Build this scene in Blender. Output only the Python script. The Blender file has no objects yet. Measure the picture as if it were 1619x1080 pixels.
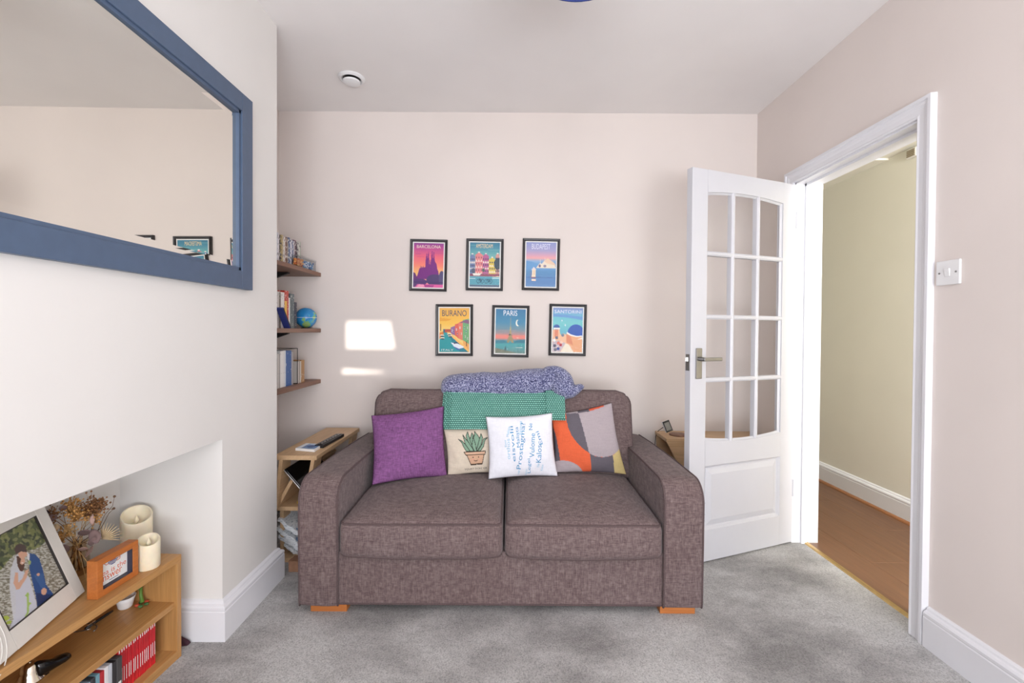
import bpy, bmesh, math, random
import numpy as np
from mathutils import Vector, Matrix, noise

scene = bpy.context.scene
C = scene.collection
PI = math.pi
random.seed(7)

# ------------------------------------------------------------------ camera
F_PX, PX0, HORIZON, PITCH, ROLL, CAM_H = 710.0, 805.0, 522.0, 0.0124, 0.0065, 1.15
PY0 = HORIZON + F_PX * math.tan(PITCH)
cam_data = bpy.data.cameras.new('camera')
cam = bpy.data.objects.new('camera', cam_data)
C.objects.link(cam)
cam_data.sensor_fit = 'HORIZONTAL'
cam_data.sensor_width = 36.0
cam_data.lens = 36.0 * F_PX / 1619.0
cam_data.shift_x = (809.5 - PX0) / 1619.0
cam_data.shift_y = -(540.0 - PY0) / 1619.0
cam_data.clip_start = 0.02
CAM_R = Matrix.Rotation(PI / 2 - PITCH, 3, 'X') @ Matrix.Rotation(ROLL, 3, 'Z')
cam.matrix_world = Matrix.Translation((0, 0, CAM_H)) @ CAM_R.to_4x4()
scene.camera = cam

def ray(px, py):
    return CAM_R @ Vector(((px - PX0) / F_PX, -(py - PY0) / F_PX, -1.0))
def atY(px, py, y):
    d = ray(px, py); return Vector((0, 0, CAM_H)) + d * (y / d.y)
def atX(px, py, x):
    d = ray(px, py); return Vector((0, 0, CAM_H)) + d * (x / d.x)
def atZ(px, py, z):
    d = ray(px, py); return Vector((0, 0, CAM_H)) + d * ((z - CAM_H) / d.z)

# ------------------------------------------------------------------ light
view = scene.view_settings
view.view_transform = 'Standard'
view.look = 'None'
view.gamma = 1.0
view.use_curve_mapping = False
view.exposure = -0.12
scene.cycles.sample_clamp_indirect = 2.5

world = bpy.data.worlds.new('sky')
scene.world = world
world.use_nodes = True
world.node_tree.nodes['Background'].inputs[0].default_value = (0.80, 0.90, 1.0, 1)
world.node_tree.nodes['Background'].inputs[1].default_value = 1.2

SUN_DIR = Vector((-0.35, 1.0, -0.22)).normalized()
sun = bpy.data.lights.new('sun', 'SUN')
sun.energy = 6.0
sun.angle = math.radians(0.5)
sun.color = (1.0, 0.95, 0.86)
so = bpy.data.objects.new('sun', sun)
so.rotation_euler = SUN_DIR.to_track_quat('-Z', 'Y').to_euler()
so.location = (3, -8, 5)
C.objects.link(so)

def area(name, loc, direction, sx, sy, power, color):
    l = bpy.data.lights.new(name, 'AREA')
    l.shape = 'RECTANGLE'; l.size = sx; l.size_y = sy; l.energy = power; l.color = color
    o = bpy.data.objects.new(name, l)
    o.location = loc
    o.rotation_euler = Vector(direction).to_track_quat('-Z', 'Y').to_euler()
    C.objects.link(o)
    return o
area('window_daylight', (0.45, -1.76, 1.28), (0, 1, 0.0), 1.9, 1.85, 48.0, (0.925, 0.965, 1.035))
area('ceiling_fill', (0.45, -1.72, 0.78), (0, 1, 1.2), 1.9, 0.95, 84.0, (0.925, 0.965, 1.035))  # added fill aimed upwards to brighten the ceiling
area('hall_fill', (2.02, -0.3, 1.55), (0.08, 1, -0.05), 0.7, 1.2, 128.0, (0.97, 0.98, 1.0))  # added light inside the closed hall, out of view

# ------------------------------------------------------------------ materials
def lin(c):
    out = []
    for v in c[:3]:
        v = v / 255.0
        out.append(v / 12.92 if v <= 0.04045 else ((v + 0.055) / 1.055) ** 2.4)
    return tuple(out)
def lin4(c): return lin(c) + (1.0,)

class NT:
    def __init__(s, name):
        s.m = bpy.data.materials.new(name); s.m.use_nodes = True
        s.t = s.m.node_tree; s.n = s.t.nodes; s.l = s.t.links
        s.b = s.n['Principled BSDF']; s.out = s.n['Material Output']
    def node(s, typ, **kw):
        n = s.n.new(typ)
        for k, v in kw.items():
            if k.startswith('i_'): n.inputs[k[2:].replace('_', ' ')].default_value = v
            else: setattr(n, k, v)
        return n
    def coords(s, scale=(1, 1, 1), kind='Object', rot=(0, 0, 0)):
        tc = s.n.new('ShaderNodeTexCoord'); mp = s.n.new('ShaderNodeMapping')
        mp.inputs['Scale'].default_value = scale; mp.inputs['Rotation'].default_value = rot
        s.l.new(tc.outputs[kind], mp.inputs['Vector']); return mp.outputs['Vector']
    def noise(s, scale=5, vec=None, detail=2, rough=0.5):
        n = s.node('ShaderNodeTexNoise'); n.inputs['Scale'].default_value = scale
        n.inputs['Detail'].default_value = detail; n.inputs['Roughness'].default_value = rough
        if vec is not None: s.l.new(vec, n.inputs['Vector'])
        return n.outputs['Fac']
    def ramp(s, fac, stops, interp='LINEAR'):
        r = s.n.new('ShaderNodeValToRGB'); r.color_ramp.interpolation = interp
        e = r.color_ramp.elements
        while len(e) < len(stops): e.new(0.5)
        for i, (p, c) in enumerate(stops):
            e[i].position = p; e[i].color = lin4(c)
        s.l.new(fac, r.inputs['Fac']); return r.outputs['Color']
    def mix(s, fac, a, b, mode='MIX'):
        m = s.n.new('ShaderNodeMix'); m.data_type = 'RGBA'; m.blend_type = mode
        for sock, v in ((m.inputs['Factor'], fac), (m.inputs[6], a), (m.inputs[7], b)):
            if hasattr(v, 'links') or isinstance(v, bpy.types.NodeSocket): s.l.new(v, sock)
            else: sock.default_value = v
        return m.outputs[2]
    def color(s, sock): s.l.new(sock, s.b.inputs['Base Color'])
    def bump(s, h, strength=0.3, dist=0.002):
        b = s.n.new('ShaderNodeBump'); b.inputs['Strength'].default_value = strength
        b.inputs['Distance'].default_value = dist
        s.l.new(h, b.inputs['Height']); s.l.new(b.outputs['Normal'], s.b.inputs['Normal'])

def plain(name, rgb, rough=0.6, metal=0.0, var=0.04, vscale=30, spec=0.5, coat=0.0):
    t = NT(name)
    t.b.inputs['Roughness'].default_value = rough
    t.b.inputs['Metallic'].default_value = metal
    t.b.inputs['Specular IOR Level'].default_value = spec
    t.b.inputs['Coat Weight'].default_value = coat
    f = t.noise(vscale, t.coords(), 3)
    lo = [max(0, v * (1 - var)) for v in rgb]; hi = [min(255, v * (1 + var)) for v in rgb]
    t.color(t.ramp(f, [(0.3, lo), (0.7, hi)]))
    return t.m

def wall_paint(name, rgb, var=0.012):
    t = NT(name); t.b.inputs['Roughness'].default_value = 0.85
    t.b.inputs['Specular IOR Level'].default_value = 0.2
    v = t.coords()
    f = t.noise(1.7, v, 3)
    t.color(t.ramp(f, [(0.3, [c * (1 - var) for c in rgb]), (0.7, [min(255, c * (1 + var)) for c in rgb])]))
    t.bump(t.noise(260, v, 2), 0.05, 0.001)
    return t.m

def wood(name, dark, light, axis='X', rough=0.45, scale=1.0, fine=1.0):
    t = NT(name); t.b.inputs['Roughness'].default_value = rough
    s = {'X': (1.2, 22, 22), 'Y': (22, 1.2, 22), 'Z': (22, 22, 1.2)}[axis]
    v = t.coords(tuple(k * scale for k in s))
    a = t.noise(1.6, v, 4, 0.6)
    s2 = {'X': (6, 240, 240), 'Y': (240, 6, 240), 'Z': (240, 240, 6)}[axis]
    b = t.noise(1.0, t.coords(s2), 3, 0.6)
    c1 = t.ramp(a, [(0.3, dark), (0.55, [(d + l) / 2 for d, l in zip(dark, light)]), (0.72, light)])
    c2 = t.ramp(b, [(0.35, [k * 0.80 for k in light]), (0.6, light)])
    t.color(t.mix(0.35 * fine, c1, c2))
    t.bump(b, 0.12, 0.0006)
    return t.m

def attr_mat(name, rough=0.7, coat=0.0, spec=0.3, weave=0.0):
    t = NT(name); t.b.inputs['Roughness'].default_value = rough
    t.b.inputs['Coat Weight'].default_value = coat
    t.b.inputs['Specular IOR Level'].default_value = spec
    a = t.n.new('ShaderNodeVertexColor'); a.layer_name = 'paint'
    col = a.outputs['Color']
    if weave:
        f1 = t.noise(1, t.coords((30, 30, 520)), 2); f2 = t.noise(1, t.coords((520, 520, 30)), 2)
        g = t.mix(0.5, t.ramp(f1, [(0.3, (150, 150, 150)), (0.7, (255, 255, 255))]), t.ramp(f2, [(0.3, (150, 150, 150)), (0.7, (255, 255, 255))]))
        col = t.mix(weave, col, g, 'MULTIPLY')
        t.bump(f1, 0.15, 0.001)
    t.color(col)
    return t.m

def glass_mat(name, tint=(1, 1, 1), rough=0.02, ior=1.45):
    m = bpy.data.materials.new(name); m.use_nodes = True
    n, l = m.node_tree.nodes, m.node_tree.links
    n.remove(n['Principled BSDF'])
    tr = n.new('ShaderNodeBsdfTransparent'); tr.inputs[0].default_value = (*tint, 1)
    gl = n.new('ShaderNodeBsdfGlossy'); gl.inputs['Roughness'].default_value = rough
    fr = n.new('ShaderNodeFresnel'); fr.inputs['IOR'].default_value = ior
    mx = n.new('ShaderNodeMixShader')
    ge = n.new('ShaderNodeNewGeometry'); iv = n.new('ShaderNodeMath'); iv.operation = 'SUBTRACT'; iv.inputs[0].default_value = 1.0
    mu = n.new('ShaderNodeMath'); mu.operation = 'MULTIPLY'
    l.new(ge.outputs['Backfacing'], iv.inputs[1]); l.new(fr.outputs[0], mu.inputs[0]); l.new(iv.outputs[0], mu.inputs[1])
    l.new(mu.outputs[0], mx.inputs[0]); l.new(tr.outputs[0], mx.inputs[1]); l.new(gl.outputs[0], mx.inputs[2])
    l.new(mx.outputs[0], n['Material Output'].inputs['Surface'])
    return m

def carpet_mat():
    t = NT('grey_carpet'); t.b.inputs['Roughness'].default_value = 1.0
    t.b.inputs['Specular IOR Level'].default_value = 0.05
    t.b.inputs['Sheen Weight'].default_value = 0.25
    v = t.coords()
    big = t.noise(2.3, t.coords((1, 1.5, 1)), 4, 0.62)
    base = t.ramp(big, [(0.36, (164, 161, 159)), (0.47, (194, 191, 189)), (0.60, (226, 224, 222))])
    sp = t.noise(210, v, 3, 0.75)
    spc = t.ramp(sp, [(0.30, (120, 120, 120)), (0.52, (225, 225, 225)), (0.72, (255, 255, 255))])
    t.color(t.mix(0.8, base, spc, 'MULTIPLY'))
    t.bump(t.noise(170, v, 3, 0.7), 0.9, 0.006)
    return t.m

def sofa_mat():
    t = NT('brown_woven_fabric'); t.b.inputs['Roughness'].default_value = 0.95
    t.b.inputs['Specular IOR Level'].default_value = 0.1
    t.b.inputs['Sheen Weight'].default_value = 0.15
    h1 = t.noise(1, t.coords((34, 34, 480)), 3, 0.6)
    h2 = t.noise(1, t.coords((480, 60, 34)), 3, 0.6)
    h3 = t.noise(1, t.coords((60, 480, 60)), 2, 0.6)
    c1 = t.ramp(h1, [(0.32, (72, 58, 58)), (0.5, (116, 100, 99)), (0.68, (152, 136, 134))])
    c2 = t.ramp(h2, [(0.32, (74, 59, 60)), (0.5, (114, 97, 96)), (0.68, (154, 138, 137))])
    c3 = t.ramp(h3, [(0.32, (82, 65, 66)), (0.5, (112, 96, 95)), (0.68, (144, 129, 127))])
    m = t.mix(0.33, t.mix(0.5, c1, c2), c3)
    big = t.noise(3.0, t.coords(), 3)
    t.color(t.mix(0.5, m, t.ramp(big, [(0.3, (225, 215, 212)), (0.7, (255, 255, 255))]), 'MULTIPLY'))
    t.bump(t.mix(0.5, h1, h2), 0.35, 0.0015)
    return t.m

def knit_mat():
    t = NT('teal_knit'); t.b.inputs['Roughness'].default_value = 0.95
    t.b.inputs['Specular IOR Level'].default_value = 0.1
    tc = t.n.new('ShaderNodeTexCoord'); sep = t.n.new('ShaderNodeSeparateXYZ'); com = t.n.new('ShaderNodeCombineXYZ')
    t.l.new(tc.outputs['Object'], sep.inputs[0])
    t.l.new(sep.outputs['X'], com.inputs['X']); t.l.new(sep.outputs['Z'], com.inputs['Y'])
    br = t.node('ShaderNodeTexBrick'); br.offset = 0.5
    t.l.new(com.outputs[0], br.inputs['Vector'])
    br.inputs['Scale'].default_value = 1.0
    br.inputs['Brick Width'].default_value = 0.0115; br.inputs['Row Height'].default_value = 0.0095
    br.inputs['Mortar Size'].default_value = 0.0019; br.inputs['Mortar Smooth'].default_value = 0.6
    br.inputs['Color1'].default_value = lin4((132, 192, 178)); br.inputs['Color2'].default_value = lin4((148, 206, 192))
    br.inputs['Mortar'].default_value = lin4((44, 96, 84))
    t.color(br.outputs['Color'])
    inv = t.node('ShaderNodeMath', operation='SUBTRACT'); inv.inputs[0].default_value = 1.0
    t.l.new(br.outputs['Fac'], inv.inputs[1])
    t.bump(inv.outputs[0], 0.8, 0.004)
    return t.m

def speckle_mat():
    t = NT('blue_speckled_fleece'); t.b.inputs['Roughness'].default_value = 1.0
    t.b.inputs['Specular IOR Level'].default_value = 0.05
    t.b.inputs['Sheen Weight'].default_value = 0.3
    v = t.coords()
    f = t.noise(165, v, 2, 0.7)
    t.color(t.ramp(f, [(0.36, (52, 54, 88)), (0.47, (96, 100, 138)), (0.54, (142, 146, 182)), (0.66, (205, 206, 226))]))
    t.bump(f, 0.9, 0.006)
    return t.m

def woven(name, rgb, amp=0.18, scale=420, rough=0.9):
    t = NT(name); t.b.inputs['Roughness'].default_value = rough
    t.b.inputs['Specular IOR Level'].default_value = 0.1
    h1 = t.noise(1, t.coords((40, 40, scale)), 2, 0.6); h2 = t.noise(1, t.coords((scale, 60, 40)), 2, 0.6)
    lo = [k * (1 - amp) for k in rgb]; hi = [min(255, k * (1 + amp)) for k in rgb]
    t.color(t.mix(0.5, t.ramp(h1, [(0.3, lo), (0.7, hi)]), t.ramp(h2, [(0.3, lo), (0.7, hi)])))
    t.bump(t.mix(0.5, h1, h2), 0.3, 0.0012)
    return t.m

def spine_mat(name, rgb, ink=(250, 245, 240), amount=0.62, sx=(60, 90, 330)):
    t = NT(name); t.b.inputs['Roughness'].default_value = 0.35
    f = t.noise(1, t.coords(sx, kind='Generated' if False else 'Object'), 1, 0.5)
    t.color(t.ramp(f, [(amount - 0.01, rgb), (amount + 0.01, ink)], 'LINEAR'))
    return t.m

M = {
    'wall': wall_paint('warm_white_wall_paint', (234, 224, 218)),
    'wall_chimney': wall_paint('chimney_wall_paint', (234, 231, 227)),
    'ceiling': wall_paint('white_ceiling_paint', (247, 243, 241)),
    'hallwall': wall_paint('cream_hall_paint', (236, 232, 219)),
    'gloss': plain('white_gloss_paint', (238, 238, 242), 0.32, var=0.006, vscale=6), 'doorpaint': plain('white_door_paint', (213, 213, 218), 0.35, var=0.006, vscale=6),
    'carpet': carpet_mat(),
    'laminate': wood('laminate_floor', (98, 66, 45), (126, 90, 64), 'Y', 0.4),
    'oak': wood('light_oak', (196, 158, 116), (222, 187, 147), 'Y', 0.5),
    'oakx': wood('light_oak_cross', (196, 158, 116), (222, 187, 147), 'X', 0.5),
    'oakb': wood('honey_oak', (176, 124, 68), (206, 158, 100), 'Y', 0.42),
    'oakbz': wood('honey_oak_upright', (176, 124, 68), (206, 158, 100), 'Z', 0.42),
    'walnut': wood('walnut_shelf', (112, 78, 62), (150, 112, 92), 'Y', 0.5),
    'cherry': wood('orange_cherry', (176, 96, 42), (206, 126, 62), 'Y', 0.4),
    'foot': wood('orange_beech', (172, 98, 46), (204, 130, 70), 'X', 0.4),
    'brass': plain('brass_strip', (190, 160, 104), 0.35, 0.7),
    'steel': plain('satin_steel', (150, 148, 146), 0.28, 1.0, 0.02),
    'chrome': plain('polished_silver', (222, 214, 200), 0.12, 1.0, 0.02),
    'blueframe': plain('slate_blue_paint', (80, 98, 124), 0.42, var=0.02),
    'black': plain('black_plastic', (30, 29, 30), 0.4),
    'blackgloss': plain('black_gloss', (16, 16, 18), 0.12),
    'frameblack': plain('black_frame', (44, 42, 44), 0.33, var=0.06),
    'white': plain('white_plastic', (244, 244, 244), 0.35, var=0.004),
    'paper': plain('white_paper', (246, 244, 240), 0.8, var=0.01),
    'offwhite': plain('off_white_frame', (234, 230, 222), 0.5, var=0.01),
    'sofa': sofa_mat(), 'piping': plain('sofa_piping', (92, 76, 76), 0.9, var=0.12, vscale=300),
    'teal': knit_mat(), 'fleece': speckle_mat(),
    'purple': woven('purple_weave', (128, 84, 130), 0.24, 330),
    'glass': glass_mat('clear_glass'), 'pictureglass': glass_mat('matt_picture_glass', rough=0.06, ior=1.10), 'mirror': plain('mirror_silver', (238, 236, 229), 0.0, 1.0, 0.0),
    'cream': plain('candle_wax', (240, 228, 200), 0.55, var=0.02),
    'ink': plain('dark_ink', (60, 54, 50), 0.8), 'blueink': plain('blue_ink', (74, 150, 196), 0.8),
    'paleink': plain('pale_blue_ink', (150, 200, 226), 0.8),
    'shade': woven('navy_shade', (62, 74, 132), 0.12), 'cable': plain('dark_cable', (52, 46, 44), 0.5),
    'print': attr_mat('printed_paper', 0.45, 0.0, 0.3), 'clothprint': attr_mat('printed_cotton', 0.9, 0, 0.1, 0.28),
    'cardboard': plain('brown_cardboard', (142, 104, 80), 0.85, var=0.08),
    'maroon': plain('maroon_cloth', (62, 32, 44), 0.9),
}
M['cream'].node_tree.nodes['Principled BSDF'].inputs['Subsurface Weight'].default_value = 0.3
M['cream'].node_tree.nodes['Principled BSDF'].inputs['Subsurface Radius'].default_value = (0.02, 0.012, 0.006)

# ------------------------------------------------------------------ mesh helpers
def worigin(o):
    v = Vector((0, 0, 0))
    while o is not None:
        v = v + o.location; o = o.parent
    return v

class MB:
    """collects shapes in world coordinates; build() links them as one mesh object"""
    def __init__(s, mat=None): s.v = []; s.f = []; s.M = mat or Matrix.Identity(4)
    def add(s, verts, faces):
        b = len(s.v)
        s.v += [s.M @ Vector(p) for p in verts]
        s.f += [tuple(i + b for i in f) for f in faces]
        return s
    def box(s, a, b):
        x0, x1 = sorted((a[0], b[0])); y0, y1 = sorted((a[1], b[1])); z0, z1 = sorted((a[2], b[2]))
        return s.add([(x0, y0, z0), (x1, y0, z0), (x1, y1, z0), (x0, y1, z0), (x0, y0, z1), (x1, y0, z1), (x1, y1, z1), (x0, y1, z1)],
                     [(0, 3, 2, 1), (4, 5, 6, 7), (0, 1, 5, 4), (1, 2, 6, 5), (2, 3, 7, 6), (3, 0, 4, 7)])
    def prism(s, pts, vec):
        """closed polygon pts (3D), extruded by vec"""
        n = len(pts); vec = Vector(vec)
        vs = [Vector(p) for p in pts] + [Vector(p) + vec for p in pts]
        fs = [tuple(range(n))[::-1], tuple(range(n, 2 * n))] + [(i, (i + 1) % n, n + (i + 1) % n, n + i) for i in range(n)]
        return s.add(vs, fs)
    def lathe(s, prof, center=(0, 0, 0), n=32, axis='Z', cap=True):
        vs, fs = [], []
        for r, h in prof:
            for k in range(n):
                a = 2 * PI * k / n
                p = (r * math.cos(a), r * math.sin(a), h)
                if axis == 'X': p = (p[2], p[0], p[1])
                if axis == 'Y': p = (p[0], -p[2], p[1])
                vs.append(Vector(p) + Vector(center))
        m = len(prof)
        for i in range(m - 1):
            for k in range(n):
                fs.append((i * n + k, i * n + (k + 1) % n, (i + 1) * n + (k + 1) % n, (i + 1) * n + k))
        if cap:
            fs.append(tuple(range(n))[::-1]); fs.append(tuple(range((m - 1) * n, m * n)))
        return s.add(vs, fs)
    def tube(s, pts, rad, n=8, closed=False):
        pts = [Vector(p) for p in pts]; m = len(pts)
        rads = rad if hasattr(rad, '__len__') else [rad] * m
        vs, fs = [], []
        up = Vector((0.13, 0.21, 0.97))
        prev = None
        for i, p in enumerate(pts):
            a = pts[(i - 1) % m] if (closed or i > 0) else p
            b = pts[(i + 1) % m] if (closed or i < m - 1) else p
            t = (b - a)
            t = t.normalized() if t.length > 1e-9 else Vector((0, 0, 1))
            u = (prev - t * prev.dot(t)) if prev is not None else t.cross(up)
            if u.length < 1e-6: u = t.orthogonal()
            u.normalize(); w = t.cross(u); prev = u
            for k in range(n):
                an = 2 * PI * k / n
                vs.append(p + (u * math.cos(an) + w * math.sin(an)) * rads[i])
        for i in range(m if closed else m - 1):
            j = (i + 1) % m
            for k in range(n): fs.append((i * n + k, i * n + (k + 1) % n, j * n + (k + 1) % n, j * n + k))
        if not closed:
            fs.append(tuple(range(n))[::-1]); fs.append(tuple(range((m - 1) * n, m * n)))
        return s.add(vs, fs)
    def sphere(s, c, r, nu=24, nv=14, sc=(1, 1, 1)):
        prof = [(r * math.sin(PI * i / nv), -r * math.cos(PI * i / nv)) for i in range(1, nv)]
        vs, fs = [], []
        for rr, h in prof:
            for k in range(nu):
                a = 2 * PI * k / nu
                vs.append(Vector((rr * math.cos(a) * sc[0], rr * math.sin(a) * sc[1], h * sc[2])) + Vector(c))
        m = len(prof)
        for i in range(m - 1):
            for k in range(nu): fs.append((i * nu + k, i * nu + (k + 1) % nu, (i + 1) * nu + (k + 1) % nu, (i + 1) * nu + k))
        vs.append(Vector(c) - Vector((0, 0, r * sc[2]))); vs.append(Vector(c) + Vector((0, 0, r * sc[2])))
        for k in range(nu):
            fs.append((k, len(vs) - 2, (k + 1) % nu)[::1]); fs.append(((m - 1) * nu + k, (m - 1) * nu + (k + 1) % nu, len(vs) - 1))
        return s.add(vs, fs)
    def grid(s, fn, nu, nv):
        vs = [fn(i / nu, j / nv) for j in range(nv + 1) for i in range(nu + 1)]
        w = nu + 1
        fs = [(j * w + i, j * w + i + 1, (j + 1) * w + i + 1, (j + 1) * w + i) for j in range(nv) for i in range(nu)]
        return s.add(vs, fs)
    def loft(s, rings, cap=True):
        n = len(rings[0]); vs = [p for r in rings for p in r]; fs = []
        for i in range(len(rings) - 1):
            for k in range(n): fs.append((i * n + k, i * n + (k + 1) % n, (i + 1) * n + (k + 1) % n, (i + 1) * n + k))
        if cap:
            fs.append(tuple(range(n))[::-1]); fs.append(tuple(range((len(rings) - 1) * n, len(rings) * n)))
        return s.add(vs, fs)
    def build(s, name, mat, parent=None, smooth=False, bevel=0.0, segs=2, paint=None, base=None, subsurf=0):
        me = bpy.data.meshes.new(name)
        if parent is not None: org = worigin(parent)
        elif base is not None: org = Vector(base)
        else:
            xs = [v.x for v in s.v]; ys = [v.y for v in s.v]; zs = [v.z for v in s.v]
            org = Vector(((min(xs) + max(xs)) / 2, (min(ys) + max(ys)) / 2, min(zs)))
        me.from_pydata([v - org for v in s.v], [], s.f)
        me.materials.append(M[mat] if isinstance(mat, str) else mat)
        if paint is not None:
            a = me.color_attributes.new('paint', 'FLOAT_COLOR', 'POINT')
            a.data.foreach_set('color', np.asarray(paint, dtype=np.float32).ravel())
        bm = bmesh.new(); bm.from_mesh(me)
        bmesh.ops.recalc_face_normals(bm, faces=bm.faces)
        bm.to_mesh(me); bm.free()
        if smooth:
            me.shade_smooth()
            if smooth == 'auto':
                me.set_sharp_from_angle(angle=math.radians(40))
        o = bpy.data.objects.new(name, me); C.objects.link(o)
        if parent is not None: o.parent = parent
        else: o.location = org
        if bevel:
            b = o.modifiers.new('bevel', 'BEVEL'); b.width = bevel; b.segments = segs
            b.limit_method = 'ANGLE'; b.angle_limit = math.radians(40)
        if subsurf:
            q = o.modifiers.new('subd', 'SUBSURF'); q.levels = subsurf; q.render_levels = subsurf
        return o

def tag(o, label=None, cat=None, group=None, kind=None):
    if label: o['label'] = label
    if cat: o['category'] = cat
    if group: o['group'] = group
    if kind: o['kind'] = kind
    return o
def thing(name, loc, label, cat, group=None):
    o = bpy.data.objects.new(name, None); C.objects.link(o)
    o.location = loc; o.empty_display_size = 0.05
    return tag(o, label, cat, group)
def struct(name): 
    o = bpy.data.objects.new(name, None); C.objects.link(o); o.empty_display_size = 0.05
    return tag(o, kind='structure')
def T(loc, rx=0, ry=0, rz=0):
    return Matrix.Translation(loc) @ Matrix.Rotation(rz, 4, 'Z') @ Matrix.Rotation(ry, 4, 'Y') @ Matrix.Rotation(rx, 4, 'X')

def puffy(half, r, fn=None, dens=(12, 12, 8), ne=5):
    """rounded box centred on 0; fn(p)->p deforms it"""
    axes = []
    for h, d in zip(half, dens):
        e = [-h + r * (1 - math.cos(PI / 2 * i / ne)) for i in range(ne)]
        mid = [-(h - r) + 2 * (h - r) * i / d for i in range(d + 1)]
        axes.append(e + mid + [-q for q in e[::-1]])
    nx, ny, nz = (len(a) for a in axes)
    idx, vs, fs = {}, [], []
    def V(i, j, k):
        if (i, j, k) not in idx:
            p = Vector((axes[0][i], axes[1][j], axes[2][k]))
            q = Vector([max(-(h - r), min(h - r, c)) for c, h in zip(p, half)])
            d = p - q
            p = q + d.normalized() * r if d.length > 1e-9 else q
            idx[(i, j, k)] = len(vs); vs.append(fn(p) if fn else p)
        return idx[(i, j, k)]
    for i in range(nx - 1):
        for j in range(ny - 1):
            for k in (0, nz - 1): fs.append((V(i, j, k), V(i + 1, j, k), V(i + 1, j + 1, k), V(i, j + 1, k)))
    for i in range(nx - 1):
        for k in range(nz - 1):
            for j in (0, ny - 1): fs.append((V(i, j, k), V(i + 1, j, k), V(i + 1, j, k + 1), V(i, j, k + 1)))
    for j in range(ny - 1):
        for k in range(nz - 1):
            for i in (0, nx - 1): fs.append((V(i, j, k), V(i, j + 1, k), V(i, j + 1, k + 1), V(i, j, k + 1)))
    return vs, fs

def loop_on(half, r, w, sign=1, n=10, seg=14):
    """seam loop round the rounded box: axis w is the one the loop faces"""
    u, v = [a for a in (0, 1, 2) if a != w]
    hu, hv, hw = half[u] - r, half[v] - r, half[w] - r
    pts = []
    cor = [(hu, hv, 0), (-hu, hv, PI / 2), (-hu, -hv, PI), (hu, -hv, 1.5 * PI)]
    for ci, (cu, cv, a0) in enumerate(cor):
        for k in range(n + 1):
            a = a0 + PI / 2 * k / n
            p = [0, 0, 0]
            p[u] = cu + r * 0.7071 * math.cos(a); p[v] = cv + r * 0.7071 * math.sin(a); p[w] = sign * (hw + r * 0.7071)
            pts.append(Vector(p))
        nu_, nv_, _ = cor[(ci + 1) % 4]
        a = a0 + PI / 2
        s0 = pts[-1].copy()
        p = [0, 0, 0]; p[u] = nu_ + r * 0.7071 * math.cos(a); p[v] = nv_ + r * 0.7071 * math.sin(a); p[w] = s0[w]
        e0 = Vector(p)
        for k in range(1, seg): pts.append(s0.lerp(e0, k / seg))
    return pts

FONTC = {}
def text_mesh(string, space=1.0):
    cu = bpy.data.curves.new('txt', 'FONT'); cu.body = string; cu.resolution_u = 3; cu.space_character = space
    ob = bpy.data.objects.new('txt', cu); C.objects.link(ob)
    bpy.context.view_layer.update()
    me = bpy.data.meshes.new_from_object(ob.evaluated_get(bpy.context.evaluated_depsgraph_get()))
    vs = [v.co.copy() for v in me.vertices]; fs = [tuple(p.vertices) for p in me.polygons]
    bpy.data.objects.remove(ob); bpy.data.curves.remove(cu); bpy.data.meshes.remove(me)
    x0 = min(v.x for v in vs); x1 = max(v.x for v in vs); y0 = min(v.y for v in vs); y1 = max(v.y for v in vs)
    return [((v.x - x0) / (x1 - x0), (v.y - y0) / (y1 - y0)) for v in vs], fs

# ------------------------------------------------------------------ painter for flat print
class Canvas:
    def __init__(s, x, y):
        s.x = x; s.y = y; s.c = np.zeros((len(x), 3)) + 255.0
    def put(s, mask, col, a=1.0):
        mask = np.asarray(mask, float) * a
        s.c = s.c * (1 - mask[:, None]) + np.asarray(col, float)[None, :] * mask[:, None]
    def fill(s, col): s.c[:] = col
    def grad(s, stops, mask=None):
        ys = [q[0] for q in stops]
        g = np.stack([np.interp(s.y, ys, [q[1][k] for q in stops]) for k in range(3)], 1)
        if mask is None: s.c = g
        else: s.c = np.where(mask[:, None], g, s.c)
    def inpoly(s, pts):
        ins = np.zeros(len(s.x), bool); n = len(pts)
        for i in range(n):
            x0, y0 = pts[i]; x1, y1 = pts[(i + 1) % n]
            if y0 == y1: continue
            c = ((y0 > s.y) != (y1 > s.y)) & (s.x < (x1 - x0) * (s.y - y0) / (y1 - y0) + x0)
            ins ^= c
        return ins
    def poly(s, pts, col, a=1.0): s.put(s.inpoly(pts), col, a)
    def rect(s, x0, y0, x1, y1, col, a=1.0): s.put((s.x > x0) & (s.x < x1) & (s.y > y0) & (s.y < y1), col, a)
    def ell(s, cx, cy, rx, ry, col, a=1.0): s.put(((s.x - cx) / rx) ** 2 + ((s.y - cy) / ry) ** 2 < 1, col, a)
    def line(s, pts, w, col, a=1.0):
        for (x0, y0), (x1, y1) in zip(pts[:-1], pts[1:]):
            dx, dy = x1 - x0, y1 - y0; L = dx * dx + dy * dy + 1e-12
            t = np.clip(((s.x - x0) * dx + (s.y - y0) * dy) / L, 0, 1)
            s.put((s.x - x0 - t * dx) ** 2 + (s.y - y0 - t * dy) ** 2 < w * w, col, a)
    def noise(s, fx, fy, seed=0, thr=None, col=None, a=1.0, mask=None):
        n = np.array([noise.noise(Vector((x * fx, y * fy, seed * 7.31))) for x, y in zip(s.x, s.y)])
        m = (n > thr)
        if mask is not None: m &= mask
        s.put(m, col, a)
    def rgba(s):
        c = np.clip(s.c / 255.0, 0, 1)
        l = np.where(c <= 0.04045, c / 12.92, ((c + 0.055) / 1.055) ** 2.4)
        return np.concatenate([l, np.ones((len(l), 1))], 1)

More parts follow.
